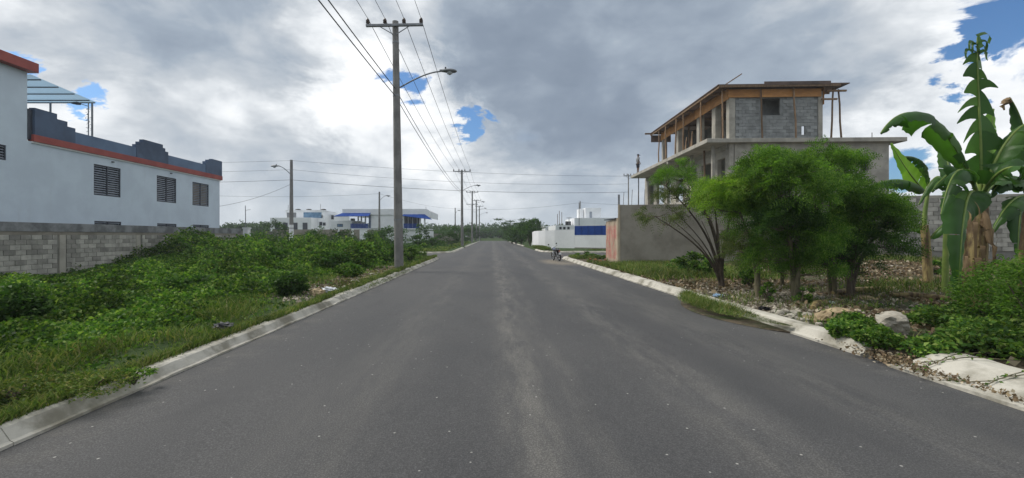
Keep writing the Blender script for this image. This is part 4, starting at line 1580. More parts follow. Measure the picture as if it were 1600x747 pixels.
def build_person(at, rz):
    root = empty('person', at, rz)
    tag(root, 'person in grey shirt, dark shorts and cap standing on the slab edge', 'person')

    def skin(name, verts, edges, radii, m, root_i=0, sub=1):
        me = bpy.data.meshes.new(name)
        me.from_pydata(verts, edges, [])
        o = link(name, me, m, root)
        md = o.modifiers.new('Skin', 'SKIN')
        md.use_smooth_shade = True
        for i, r in enumerate(radii):
            sv = me.skin_vertices[0].data[i]
            sv.radius = r if isinstance(r, tuple) else (r, r)
            sv.use_root = (i == root_i)
        s2 = o.modifiers.new('Sub', 'SUBSURF')
        s2.levels = sub
        s2.render_levels = sub
        return o
    # faces +x
    v = [(0, 0, .92), (0, 0, 1.10), (.01, 0, 1.30), (0, 0, 1.43), (.01, 0, 1.50), (.02, 0, 1.57), (.025, 0, 1.66), (.02, 0, 1.73),     # 0-7 spine, head
         (0, .09, .88), (.01, .10, .50), (-.01, .10, .09), (.12, .11, .03),                      # 8-11 leg
         (0, -.09, .88), (.02, -.10, .50), (0, -.10, .09), (.13, -.11, .03),                      # 12-15
         (0, .17, 1.40), (-.02, .22, 1.14), (.10, .20, .93), (.14, .19, .86),                         # 16-19 arm
         (0, -.17, 1.40), (-.02, -.22, 1.14), (.12, -.19, .95), (.16, -.18, .88),                     # 20-23
         (.11, 0, 1.625)]                                                                             # 24 nose
    e = [(0, 1), (1, 2), (2, 3), (3, 4), (4, 5), (5, 6), (6, 7), (0, 8), (8, 9), (9, 10), (10, 11), (0, 12), (12, 13), (13, 14), (14, 15),
         (3, 16), (16, 17), (17, 18), (18, 19), (3, 20), (20, 21), (21, 22), (22, 23), (6, 24)]
    r = [(.12, .14), (.11, .13), (.11, .15), (.07, .09), .055, .075, .088, .06, .085, .058, .042, (.04, .03), .085, .058, .042, (.04, .03),
         .055, .042, .034, .03, .055, .042, .034, .03, .016]
    skin('body', v, e, r, M['skin'])
    # fingers
    for (hx, hy, hz) in ((.14, .19, .86), (.16, -.18, .88)):
        for k in range(5):
            mb = MB()
            a = (k - 2) * .016
            if k == 4:
                mb.tube([(hx - .01, hy, hz + .01), (hx + .04, hy + .015, hz), (hx + .05, hy + .02, hz - .03)], [.010, .009, .007], 6)
            else:
                ln = (.075, .085, .08, .065)[k]
                mb.tube([(hx, hy + a, hz), (hx + .015, hy + a, hz - ln * .6), (hx + .005, hy + a, hz - ln)], [.010, .009, .007], 6)
            mb.build('finger', M['skin'], root)
    skin('shirt', [(0, 0, .90), (0, 0, 1.10), (.01, 0, 1.30), (0, 0, 1.42), (0, .18, 1.40), (-.015, .22, 1.20), (0, -.18, 1.40), (-.015, -.22, 1.20)],
         [(0, 1), (1, 2), (2, 3), (3, 4), (4, 5), (3, 6), (6, 7)], [(.14, .165), (.135, .155), (.135, .175), (.085, .10), .075, .066, .075, .066], M['shirt'])
    skin('shorts', [(0, 0, .94), (0, .095, .84), (.01, .105, .50), (0, -.095, .84), (.02, -.105, .50)], [(0, 1), (1, 2), (0, 3), (3, 4)], [(.13, .155), .11, .10, .11, .10], M['shorts'])
    mb = MB()
    K = 12
    prof = [(.105, 1.685), (.108, 1.72), (.09, 1.765), (.05, 1.79), (.01, 1.795)]
    vs = [(.02 + rr * math.cos(2 * math.pi * k / K) * 1.08, rr * math.sin(2 * math.pi * k / K), z) for rr, z in prof for k in range(K)]
    fs = [(i * K + k, i * K + (k + 1) % K, (i + 1) * K + (k + 1) % K, (i + 1) * K + k) for i in range(len(prof) - 1) for k in range(K)]
    mb.add(vs, fs, True)
    mb.box(.08, .24, -.08, .08, 1.685, 1.70, .004)
    mb.build('cap', M['shorts'], root)
    for s in (-1, 1):
        mb = MB()
        mb.box(-.08, .20, s * .105 - .045, s * .105 + .045, 0, .08, .02)
        mb.build('shoe', M['black'], root)
        mb = MB()
        mb.tube([(.095, s * .035, 1.655), (.112, s * .035, 1.655)], [.014, .006], 6)
        mb.build('eye', M['black'], root)


pw = BM_ @ Vector((.22, 14.9, SLAB))
build_person(pw, R(10))


# ------------------------------------------------------------------ motorcycle
def build_motorbike(at, heading, lean):
    root = empty('motorcycle', at, heading)
    root.rotation_mode = 'XYZ'
    root.rotation_euler = (0, 0, heading)
    piv = root
    tag(root, 'small dark motorcycle with silver tank parked at the kerb corner', 'motorcycle')
    lm = Matrix.Rotation(lean, 4, 'X')

    def fin(mb, name, m, par=root):
        mb.v = [tuple(lm @ Vector(v)) for v in mb.v]
        return mb.build(name, m, par)
    # local: +x front, z up
    def wheel(cx, r=.30):
        mb = MB()
        pts = [(cx + (r - .045) * math.cos(a), 0, r + (r - .045) * math.sin(a)) for a in np.linspace(0, 2 * math.pi, 25)]
        mb.tube(pts, .045, 8, caps=False)
        w = fin(mb, 'tyre', M['tyre'])
        mb = MB()
        pts = [(cx + (r - .09) * math.cos(a), 0, r + (r - .09) * math.sin(a)) for a in np.linspace(0, 2 * math.pi, 25)]
        mb.tube(pts, .014, 6, caps=False)
        mb.tube([(cx, -.06, r), (cx, .06, r)], .05, 10)
        for a in np.linspace(0, 2 * math.pi, 11)[:-1]:
            mb.tube([(cx, .02 * math.cos(a * 5), r), (cx + (r - .09) * math.cos(a), 0, r + (r - .09) * math.sin(a))], .005, 4)
        fin(mb, 'rim', M['chrome'], w)
    wheel(-.62); wheel(.64)
    mb = MB()
    mb.tube([(.64, .07, .30), (.52, .07, .62), (.42, .06, .92)], .02, 8)
    mb.tube([(.64, -.07, .30), (.52, -.07, .62), (.42, -.06, .92)], .02, 8)
    fin(mb, 'fork', M['chrome'])
    mb = MB()
    mb.tube([(.42, 0, .88), (.10, 0, .72), (-.35, 0, .70), (-.75, 0, .72)], .025, 8)
    mb.tube([(.42, 0, .85), (.28, 0, .42), (.0, 0, .30), (-.2, 0, .42), (-.35, 0, .70)], .022, 8)
    for s in (-1, 1):
        mb.tube([(-.2, s * .06, .40), (-.62, s * .08, .30)], .022, 8)
    fin(mb, 'frame', M['black'])
    mb = MB()
    mb.tube([(.34, 0, .80), (.28, 0, .84), (.12, 0, .86), (-.02, 0, .82), (-.10, 0, .76)], [.04, .10, .13, .11, .05], 12)
    fin(mb, 'fuel_tank', M['tank'])
    mb = MB()
    bm_pts = [(-.02, .80), (-.15, .79), (-.40, .79), (-.62, .84), (-.74, .86)]
    mb.tube([(x, 0, z) for x, z in bm_pts], [.07, .11, .125, .12, .06], 10)
    fin(mb, 'seat', M['black'])
    mb = MB()
    mb.box(-.12, .20, -.11, .11, .32, .56, .03)
    mb.tube([(.10, 0, .50), (.22, 0, .66)], [.09, .07], 10)
    for k in range(5):
        z = .52 + k * .03
        mb.box(.04 + k * .02, .22 + k * .02, -.10, .10, z, z + .012)
    fin(mb, 'engine', M['steel'])
    mb = MB()
    mb.tube([(.18, -.10, .55), (.22, -.13, .35), (.0, -.15, .26), (-.35, -.16, .28), (-.85, -.17, .40)], [.02, .02, .022, .045, .045], 8)
    fin(mb, 'exhaust', M['chrome'])
    mb = MB()
    mb.tube([(.30, .36, 1.06), (.34, .25, 1.05), (.42, .08, .96), (.42, -.08, .96), (.34, -.25, 1.05), (.30, -.36, 1.06)], .014, 8)
    fin(mb, 'handlebar', M['chrome'])
    for s in (-1, 1):
        mb = MB()
        mb.tube([(.33, s * .26, 1.05), (.36, s * .30, 1.22)], .007, 5)
        mb.tube([(.37, s * .31, 1.24), (.35, s * .31, 1.24)], [.055, .055], 10)
        fin(mb, 'mirror', M['black'])
    mb = MB()
    mb.tube([(.44, 0, .93), (.50, 0, .93), (.58, 0, .92)], [.05, .10, .085], 12)
    fin(mb, 'headlight', M['plastic'])
    for cx, a0, a1 in ((.64, 30, 150), (-.62, 40, 190)):
        mb = MB()
        rr = .335
        pts = [R(a) for a in np.linspace(a0, a1, 9)]
        vs, fs = [], []
        for a in pts:
            for s in (-.06, .06):
                vs.append((cx + rr * math.cos(a), s, .30 + rr * math.sin(a)))
        for i in range(8):
            fs.append((2 * i, 2 * i + 1, 2 * i + 3, 2 * i + 2))
        mb.add(vs, fs, True)
        fin(mb, 'mudguard', M['plastic'] if cx > 0 else M['black'])
    mb = MB()
    mb.box(-.93, -.90, -.06, .06, .70, .78, .01)
    fin(mb, 'tail_light', M['red'])
    mb = MB()
    mb.box(-.94, -.93, -.09, .09, .50, .63)
    fin(mb, 'number_plate', M['plastic'])
    mb = MB()
    mb.tube([(-.95, .10, .88), (-.72, .12, .86)], .012, 6)
    mb.tube([(-.95, -.10, .88), (-.72, -.12, .86)], .012, 6)
    mb.tube([(-.95, .10, .88), (-.95, -.10, .88)], .012, 6)
    fin(mb, 'grab_rail', M['chrome'])
    for s in (-1, 1):
        mb = MB()
        mb.tube([(-.55, s * .12, .72), (-.64, s * .10, .32)], .03, 8)
        fin(mb, 'shock_absorber', M['chrome'])
    mb = MB()
    mb.box(-.45, -.05, -.12, .12, .48, .70, .03)
    fin(mb, 'side_panel', M['black'])
    mb = MB()
    mb.tube([(-.05, .10, .32), (-.10, .28, .06)], .012, 6)
    fin(mb, 'kickstand', M['black'])
    return root


build_motorbike((3.95, 27.2, .012), R(90 + 12), R(-9)).scale = (.82, .82, .82)

# ------------------------------------------------------------------ rocks, rubble, litter


def rock_mesh(seed, m, sub=3, flat_=.78, jag=.5):
    bm = bmesh.new()
    bmesh.ops.create_icosphere(bm, subdivisions=sub, radius=1)
    rr = random.Random(seed)
    pl = [] if False else [(Vector((rr.uniform(-1, 1), rr.uniform(-1, 1), rr.uniform(-1, 1))).normalized(), rr.uniform(.55, .9)) for _ in range(9)]
    for v in bm.verts:
        n = v.co.normalized()
        s = 1.0
        for (d, k) in pl:
            t = n.dot(d)
            if t > 0 and t * s > k:
                s = k / t
        s *= 1 + jag * (rr.random() - .5) * .35
        v.co = n * s
        v.co.z *= flat_
    for v in bm.verts:
        c = v.co
        v.co = c * (1 + .10 * math.sin(c.x * 7 + seed) * math.sin(c.y * 6 + seed * 2) + .06 * math.sin(c.z * 11 + c.x * 9))
    mb = MB()
    mb.bm(bm)
    return mb.mesh('rock', m)


RM = {'w': [rock_mesh(i, M['rock']) for i in range(4)], 's': [rock_mesh(20 + i, M['sandrock'], 3, .7, .8) for i in range(3)], 'r': [rock_mesh(40 + i, M['brickred'], 1) for i in range(2)]}


def rock(px, py, wpx, kind, label, group=None, zg=.12, squash=1.0, name='rock'):
    """stone whose base sits at photo pixel px,py on ground of height zg"""
    d = (CAM_H - zg) * FPX / (py - VY)
    p = P(px, py, d)
    p.x = min(p.x, XL - .36 - wpx / 2 / FPX * d) if p.x < 0 else max(p.x, XR + .40)
    g = float(ground_h(p.x, p.y))
    s = wpx / 2 / FPX * d
    o = link(name, random.choice(RM[kind]))
    o.location = (p.x, p.y, max(g, 0) + s * .30 * squash)
    o.scale = (s, s * random.uniform(.75, 1.0), s * random.uniform(.8, 1.0) * squash)
    o.rotation_euler = (random.uniform(-.2, .2), random.uniform(-.2, .2), random.uniform(0, 6))
    return tag(o, label, 'rock', group)


rock(1398, 520, 50, 'w', 'large pale boulder lying among the creepers right of the trees', squash=1.25, name='boulder').location.z += .07
rock(1298, 501, 58, 's', 'broad ochre mound of crumbling stone in front of the trees', squash=.7, name='boulder')
rock(1268, 502, 26, 's', 'angular tan stone next to the ochre mound', squash=.7)
GR = 'loose pale stones along the right kerb'
for (px, py, w) in ((1197, 492, 17), (1210, 490, 16), (1222, 497, 20), (1233, 503, 18), (1243, 492, 16), (1228, 489, 14), (1262, 496, 22), (1212, 500, 13), (1236, 509, 14), (1275, 499, 15)):
    rock(px, py, w, 'w', 'small pale stone in the heap behind the right kerb', GR, squash=.8)
rock(1305, 471, 26, 's', 'flat tan stone under the tree with the dark trunk', squash=.5)
rock(1358, 468, 24, 's', 'flat tan stone between the trees and the banana stump', squash=.5)
rock(1372, 505, 16, 'w', 'small white stone beside the large pale boulder', squash=.7)
rock(1283, 468, 18, 'w', 'whitish slab of stone leaning near the tree trunks', squash=.8)
rock(511, 462, 30, 's', 'rounded ochre boulder beside the white litter at the left kerb', squash=.85, name='boulder')
rock(588, 437, 16, 's', 'ochre stone in the rubble heap left of the street light pole', squash=.8)
GL = 'rubble stones beside the street light pole'
for (px, py, w) in ((560, 441, 10), (572, 436, 9), (582, 430, 10), (598, 432, 12), (606, 428, 11), (613, 432, 12), (566, 447, 9), (548, 450, 10), (590, 428, 8), (553, 440, 9)):
    rock(px, py, w, random.choice('ws'), 'small stone in the rubble left of the street light pole', GL, squash=.7)
GB = 'red rubble by the graffiti gate'
for (px, py, w) in ((938, 409, 9), (943, 412, 10), (949, 414, 9), (930, 407, 8), (946, 407, 8), (952, 417, 9), (922, 406, 7), (935, 414, 8)):
    rock(px, py, w, 'r', 'reddish lump of rubble in front of the graffiti gate', GB, squash=.8)
rock(951, 411, 5, 'w', 'white lump on the red rubble by the graffiti gate', squash=.9)


def crumple(px, py, wpx, m, label, cat, name, seed, zg=.1):
    d = (CAM_H - zg) * FPX / (py - VY)
    p = P(px, py, d)
    p.x = min(p.x, XL - .36 - wpx / 2 / FPX * d) if p.x < 0 else max(p.x, XR + .40)
    s = wpx / 2 / FPX * d
    bm = bmesh.new()
    bmesh.ops.create_icosphere(bm, subdivisions=3, radius=1)
    rr = random.Random(seed)
    for v in bm.verts:
        a = v.co.normalized()
        n = math.sin(a.x * 9 + seed) * math.cos(a.y * 8) + math.sin(a.z * 11 + a.x * 5)
        v.co = a * (1 + .22 * n + rr.uniform(-.1, .1))
        v.co.z *= .42
    mb = MB()
    mb.bm(bm)
    o = mb.build(name, m)
    o.location = (p.x, p.y, float(ground_h(p.x, p.y)) + s * .32)
    o.scale = (s, s * .8, s)
    return tag(o, label, cat)


crumple(542, 458, 22, M['plastic'], 'crumpled white plastic bag beside the ochre boulder', 'litter', 'plastic_bag', 2)
crumple(558, 456, 10, M['plastic'], 'small white scrap of litter next to the crumpled plastic bag', 'litter', 'litter_scrap', 5)
crumple(1165, 487, 16, M['black'], 'dark crumpled bag behind the right kerb by the pale stones', 'litter', 'rubbish_bag', 8)
crumple(1300, 477, 14, M['plastic'], 'white torn plastic scrap below the dark trunked tree', 'litter', 'litter_scrap', 11)
crumple(1122, 466, 14, M['tarmat'], 'faded plastic scrap on the gravel by the bare branched tree', 'litter', 'litter_scrap', 13)
crumple(405, 517, 30, M['black'], 'flattened dark plastic scrap in the grass behind the left kerb', 'litter', 'litter_scrap', 15)

# fallen stems on the right lot
for (ax, ay, bx, by, lab) in ((1395, 456, 1500, 462, 'long fallen banana stem lying in front of the cut stump'), (1300, 452, 1376, 447, 'fallen log lying behind the tree trunks'), (1270, 476, 1292, 463, 'short broken branch leaning on the stones')):
    za, zb_ = .25, .25
    da = (CAM_H - za) * FPX / (ay - VY); db = (CAM_H - zb_) * FPX / (by - VY)
    a, b = P(ax, ay, da), P(bx, by, db)
    a.z = float(ground_h(a.x, a.y)) + .05; b.z = float(ground_h(b.x, b.y)) + .05
    mb = MB()
    mb.tube([a, a.lerp(b, .35) + Vector((0, .05, .02)), a.lerp(b, .7) + Vector((0, -.04, .01)), b], [.05, .065, .06, .035], 8)
    tag(mb.build('fallen_stem', M['btrunk'], None, a), lab, 'log')

# ------------------------------------------------------------------ vegetation: stuff layers


def chips(pos, size, m, name, kind='stuff', flatness=.5):
    """little stones/leaves as tilted quads -> stones as squashed tetra-like quads"""
    n = len(pos)
    ax = unit(rng.normal(size=(n, 3)) * np.array([1, 1, flatness]))
    q = leaf_quads(pos, ax, size, size * rng.uniform(.6, 1.0, n), fold=-.15, droop=.05)
    o = link(name, quads_mesh(name, q, m))
    tag(o, kind=kind)
    return o


def stones_stuff(pos, size, m, name):
    """octahedral pebbles joined into one mesh"""
    n = len(pos)
    base = np.array([(1, 0, 0), (0, 1, 0), (-1, 0, 0), (0, -1, 0), (0, 0, .7), (0, 0, -.5)])
    V = base[None] * rng.uniform(.6, 1.3, (n, 6, 1)) * size[:, None, None]
    a = rng.uniform(0, 6.28, n)
    ca, sa = np.cos(a)[:, None], np.sin(a)[:, None]
    V = np.stack([V[..., 0] * ca - V[..., 1] * sa, V[..., 0] * sa + V[..., 1] * ca, V[..., 2]], -1) + pos[:, None, :]
    F = np.array([(0, 1, 4), (1, 2, 4), (2, 3, 4), (3, 0, 4), (1, 0, 5), (2, 1, 5), (3, 2, 5), (0, 3, 5)])
    F = (F[None] + (np.arange(n) * 6)[:, None, None]).reshape(-1, 3)
    me = bpy.data.meshes.new(name)
    me.from_pydata(V.reshape(-1, 3).tolist(), [], F.tolist())
    o = link(name, me, m)
    tag(o, kind='stuff')
    return o


def left_h(x, y):
    """height of the creeper cover on the left lot"""
    d = XL - .4 - x
    h = sstep(.5, 2.4, d) * (.10 + .34 * vnoise(x, y, .55, 3) ** 1.3 + .95 * vnoise(x, y, 1.15, 4) ** 2.8 + .34 * vnoise(x, y, 3.0, 5) ** 2.2)
    h = h + sstep(1.5, 4.5, d) * sstep(12, 24, y) * (.15 + .55 * vnoise(x, y, .42, 6))
    h = h + sstep(9, 13, d) * sstep(19, 25, y) * .45
    h = h * (.62 + .38 * sstep(9, 19, y))
    h = h * (1 - .85 * sstep(-11.5, -15.0, x) * (1 - sstep(17, 24, y)))
    rub = (1 - sstep(1.1, 2.6, d)) * sstep(8.8, 10.5, y) * (1 - sstep(20, 22, y))
    return h * (1 - .9 * rub)


def left_cover():
    # creeper leaves
    out = []
    for (ya, yb, dens, L) in ((3.0, 6.5, 2300, .052), (6.5, 10, 1700, .062), (10, 15, 1150, .078), (15, 22, 720, .098), (22, 31, 480, .125)):
        xmin = max(-17.3, -(800 + 160) / FPX * yb)
        area = (XL - .5 - xmin) * (yb - ya)
        n = int(area * dens)
        x = rng.uniform(xmin, XL - .5, n)
        y = rng.uniform(ya, yb, n)
        d = XL - .4 - x
        h = left_h(x, y)
        keep = rng.random(n) < np.clip(sstep(.3, 1.3 + 1.1 * (1 - sstep(5.5, 8.5, y)), d + 1.4 * (vnoise(x, y, .8, 8) - .5)) + .10 * (vnoise(x, y, 1.9, 18) > .5) + .03, 0, 1)
        rub = (1 - sstep(1.0, 2.1, d)) * (y > 9.2) * (y < 21)
        keep &= rng.random(n) > rub * .95
        keep &= y < 30.4
        x, y, h = x[keep], y[keep], h[keep]
        z = ground_h(x, y) + h * (1 - .75 * rng.random(len(x)) ** 1.8) + rng.normal(0, .02, len(x))
        pos = np.column_stack([x, y, z])
        pos = pos[in_view(pos, 200)]
        ax = unit(np.column_stack([rng.normal(size=len(pos)), rng.normal(size=len(pos)), rng.normal(.0, .45, len(pos))]))
        Lr = L * rng.uniform(.6, 1.35, len(pos))
        out.append(leaf_quads(pos, ax, Lr, Lr * rng.uniform(.55, .85, len(pos)), fold=.15, droop=.25))
    q = np.concatenate(out)
    tag(link('creeper_cover', quads_mesh('creeper_cover', q, M['vine'])), 'dense creeping vines covering the vacant lot beside the left kerb', 'ground cover', kind='stuff')
    # grass blades near the kerb and sprinkled through
    out = []

    def blades(x, y, h, w):
        n = len(x)
        b = np.column_stack([x, y, ground_h(x, y) - .01])
        lean = rng.normal(0, .32, (n, 2))
        ax = unit(np.column_stack([lean, np.ones(n)]))
        bend = np.column_stack([rng.normal(0, .35, (n, 2)), np.zeros(n)]) * h[:, None]
        sd = unit(np.column_stack([rng.normal(size=(n, 2)), np.zeros(n)])) * w[:, None]
        mid = b + ax * h[:, None] * .55
        tip = b + ax * h[:, None] + bend
        return np.stack([b - sd, b + sd, mid + sd * .8, tip], 1) if False else np.stack([b, mid + sd, tip, mid - sd], 1)
    for (ya, yb, dens, sc) in ((3.0, 6.0, 1500, 1.0), (6, 10, 900, 1.2), (10, 17, 380, 1.5), (17, 30, 170, 2.0)):
        xmin = -(800 + 120) / FPX * yb if yb < 8 else XL - 6
        xmin = max(xmin, XL - 5.5)
        n = int((XL - .40 - xmin) * (yb - ya) * dens)
        x = rng.uniform(xmin, XL - .38, n); y = rng.uniform(ya, yb, n)
        d = XL - .38 - x
        keep = rng.random(n) < np.clip(1.15 - sstep(.8, 3.0, d) * 1.0, 0, 1) * (.10 + .90 * sstep(.25, .60, vnoise(x, y, 1.4, 12)))
        rub = (1 - sstep(.9, 1.9, d)) * (y > 9.2) * (y < 21)
        keep &= rng.random(n) > rub * .85
        x, y = x[keep], y[keep]
        h = rng.uniform(.05, .22, len(x)) * (.5 + 1.1 * vnoise(x, y, 1.1, 13)) * (.55 + .45 * sstep(.1, .9, XL - .38 - x))
        out.append(blades(x, y, h, rng.uniform(.004, .009, len(x)) * sc))
    q = np.concatenate(out)
    tag(link('grass', quads_mesh('grass', q, M['grass'])), 'rough grass growing between the left kerb and the creepers', 'grass', kind='stuff')
    return blades


blades = left_cover()


def right_cover():
    # grass in front of the lot wall and sparse elsewhere
    xs, ys, hs, ws = [], [], [], []

    def add(n, xa, xb, ya, yb, ha, hb, prob=None, w=(.005, .010)):
        x = rng.uniform(xa, xb, n); y = rng.uniform(ya, yb, n)
        k = vnoise(x, y, 1.1, 15)
        keep = rng.random(n) < (prob(x, y) if prob else sstep(.25, .6, k))
        keep &= ~road_mask(x, y, .25)
        x, y = x[keep], y[keep]
        xs.append(x); ys.append(y); hs.append(rng.uniform(ha, hb, len(x))); ws.append(rng.uniform(*w, len(x)))
    add(26000, 4.95, 9.5, 12.5, 22.0, .10, .32, lambda x, y: sstep(12.8, 14.5, y + (vnoise(x, y, .8, 3) - .5) * 2) * (.25 + .75 * vnoise(x, y, .8, 21)), (.008, .017))
    add(22000, 9, 18, 9.5, 20, .08, .30, lambda x, y: sstep(.48, .75, vnoise(x, y, .6, 22)), (.008, .016))
    add(9000, 4.9, 12, 4, 12, .06, .22, lambda x, y: sstep(.62, .8, vnoise(x, y, .9, 23)))
    add(6000, 5.0, 8.0, 23, 30, .10, .3, lambda x, y: sstep(.45, .7, vnoise(x, y, .7, 24)), (.012, .02))
    add(2500, 7.0, 14.0, 41.5, 47.0, .05, .15, lambda x, y: sstep(.55, .75, vnoise(x, y, .7, 24)), (.02, .035))
    add(9000, 4.9, 5.9, 43.0, 56, .15, .4, None, (.02, .035))
    x, y, h, w = map(np.concatenate, (xs, ys, hs, ws))
    tag(link('grass', quads_mesh('grass', blades(x, y, h, w), M['grass'])), 'patchy grass on the right lot and along its wall', 'grass', kind='stuff')
    # weeds growing in the broken gutter
    n = 9500
    y = rng.uniform(6.9, 10.6, n)
    t = (y - 6.9) / 3.7
    x0 = 4.62 - .68 * np.sin(np.pi * t) ** .7
    x = x0 + (4.62 - x0) * rng.random(n) ** .8
    keep = rng.random(n) < (.40 + .60 * vnoise(x, y, 2.0, 31))
    x, y = x[keep], y[keep]
    q = blades(x, y, rng.uniform(.06, .24, len(x)) * (.4 + .8 * sstep(7.2, 8.6, y)), rng.uniform(.004, .008, len(x)))
    q[:, :, 2] = np.maximum(q[:, :, 2], .022) + .0
    dz = .03 - (ground_h(x, y) - .01)
    q[:, :, 2] += 0.10
    tag(link('gutter_weeds', quads_mesh('gutter_weeds', q, M['grass'])), 'strip of dry weeds growing in the gutter before the right kerb', 'weeds', kind='stuff')
    pts = [(4.62 - .66 * math.sin(math.pi * tt) ** .7, 6.9 + 3.7 * tt) for tt in np.linspace(0, 1, 15)]
    rz = lambda x: .03 * (1 - ((x - .6) / 4.05) ** 2) + .012
    mbg = MB()
    vs = []
    for (gx, gy) in pts:
        vs += [(gx, gy, rz(gx) - .008), (min(gx + .06, 4.6), gy, rz(gx) + .012), (4.62, gy, .03)]
    mbg.add(vs, [(3 * i + k, 3 * i + k + 1, 3 * i + k + 4, 3 * i + k + 3) for i in range(len(pts) - 1) for k in (0, 1)], True)
    tag(mbg.build('gutter_soil', M['soil']), kind='structure')
    # low leafy creepers at the right front
    out = []
    for (xa, xb, ya, yb, n, L, hmax) in ((4.95, 7.0, 4.9, 6.9, 9000, .055, .26), (5.3, 8.6, 4.0, 7.6, 16000, .06, .24), (4.75, 5.6, 5.0, 6.4, 4200, .05, .22), (7.0, 11, 5.5, 9, 9000, .07, .22)):
        x = rng.uniform(xa, xb, n); y = rng.uniform(ya, yb, n)
        m = vnoise(x, y, 1.4, 41)
        edge = sstep(xa, xa + .4, x) * sstep(ya, ya + .4, y) * (1 - sstep(yb - .6, yb, y))
        keep = rng.random(n) < edge * sstep(.25, .5, m) + .02
        keep &= (np.hypot(x - 5.95, y - 6.45) > .46) & ~((np.abs(x - 5.6) < .3) & (y > 5.7) & (y < 6.5) & (rng.random(n) < .6))
        x, y, m = x[keep], y[keep], m[keep]
        g = np.maximum(ground_h(x, y), .03)
        z = g + hmax * (.25 + m) * (1 - .7 * rng.random(len(x)) ** 1.5) * sstep(.2, .5, m)
        pos = np.column_stack([x, y, z])
        ax = unit(np.column_stack([rng.normal(size=(len(x), 2)), rng.normal(0, .45, len(x))]))
        Lr = L * rng.uniform(.6, 1.4, len(x))
        out.append(leaf_quads(pos, ax, Lr, Lr * .62, droop=.2))
    q = np.concatenate(out)
    tag(link('creeper_cover', quads_mesh('creeper_cover', q, M['vine'])), 'low leafy creepers spilling over the right kerb', 'ground cover', kind='stuff')
    # leaf litter, twigs and gravel over the right lot
    n = 26000
    x = rng.uniform(4.95, 18, n); y = rng.uniform(4.8, 20, n)
    keep = (rng.random(n) < sstep(.30, .62, vnoise(x, y, .7, 51))) & in_view(np.column_stack([x, y, y]), 150)
    x, y = x[keep], y[keep]
    pos = np.column_stack([x, y, ground_h(x, y) + rng.uniform(.005, .05, len(x))])
    chips(pos, rng.uniform(.04, .13, len(x)), M['dry'], 'leaf_litter', flatness=.3)
    n = 7000
    x = np.concatenate([rng.normal(6.4, .9, n // 2), rng.uniform(4.95, 14, n // 2)])
    y = np.concatenate([rng.normal(10.8, 1.5, n // 2), rng.uniform(7, 16, n // 2)])
    keep = ~road_mask(x, y, .3) & (rng.random(len(x)) < .3 + sstep(.4, .7, vnoise(x, y, .8, 61)))
    x, y = x[keep], y[keep]
    stones_stuff(np.column_stack([x, y, ground_h(x, y) + .008]), rng.uniform(.012, .05, len(x)) * rng.uniform(.7, 1.4, len(x)), M['gravel'], 'gravel')
    # dry leaves drifted against the apron and asphalt edge
    t = rng.random(1500)
    y = 3.0 + t * 3.2
    x = XR - .06 + rng.normal(0, .10, len(y)) + .08
    keep = rng.random(len(y)) < sstep(.3, .6, vnoise(x * 2, y, 1.2, 71))
    pos = np.column_stack([x, y, np.full(len(y), .045) + rng.uniform(0, .03, len(y))])[keep]
    pos = np.concatenate([pos, np.column_stack([rng.normal(4.74, .14, 420), rng.normal(5.4, .25, 420), rng.uniform(.05, .12, 420)])])
    chips(pos, rng.uniform(.018, .05, len(pos)), M['dry'], 'drifted_leaves', flatness=.3)
    # left rubble gravel by the pole
    n = 4200
    y = rng.uniform(8.5, 21, n); x = XL - .42 - np.abs(rng.normal(0, .75, n))
    keep = rng.random(n) < sstep(.35, .6, vnoise(x, y, .9, 81)) * sstep(8.5, 11, y)
    x, y = x[keep], y[keep]
    stones_stuff(np.column_stack([x, y, ground_h(x, y) + .01]), rng.uniform(.015, .055, len(x)), M['gravel'], 'gravel')
    n = 1800
    y = rng.uniform(10.5, 20, n); x = XL - .5 - np.abs(rng.normal(0, .8, n))
    chips(np.column_stack([x, y, ground_h(x, y) + .02]), rng.uniform(.05, .12, n), M['dry'], 'leaf_litter', flatness=.3)
    # turf creeping over the back of the left kerb
    n = 15000
    y = 2.6 + 27 * rng.random(n) ** 1.7
    x = XL - .25 + np.abs(rng.normal(0, .055, n)) * (1 + 2.2 * (vnoise(y * 0, y, .9, 88) > .60) + 2.6 * (y < 4.2)) - .02
    x = np.where(x > XL - .09, XL - .11 - np.abs(rng.normal(0, .05, n)), x)
    h = rng.uniform(.03, .13, n) * (1 + .03 * y)
    q = blades(x, y, h, rng.uniform(.003, .006, n) * (1 + .05 * y))
    q[:, :, 2] += (np.where(x > XL - .08, .05, .122) - ground_h(x, y))[:, None]
    tag(link('kerb_turf', quads_mesh('kerb_turf', q, M['grass'])), 'turf creeping over the back edge of the left kerb', 'grass', kind='stuff')
    # weeds hanging over left kerb
    n = 2600
    y = np.concatenate([rng.normal(13.5, 1.2, n // 2), rng.normal(15.5, 1.6, n // 4), rng.normal(17.6, .8, n // 4)])
    x = XL - .25 + rng.normal(0, .20, len(y))
    x = np.minimum(x, XL + .12)
    z = np.where(x > XL - .1, .06, .17) + np.abs(rng.normal(0, .05, len(y)))
    ax = unit(np.column_stack([rng.normal(size=(len(y), 2)), rng.normal(.2, .4, len(y))]))
    L = rng.uniform(.025, .06, len(y))
    tag(link('kerb_weeds', quads_mesh('kerb_weeds', leaf_quads(np.column_stack([x, y, z]), ax, L, L * .4), M['grass'])), kind='stuff')


right_cover()

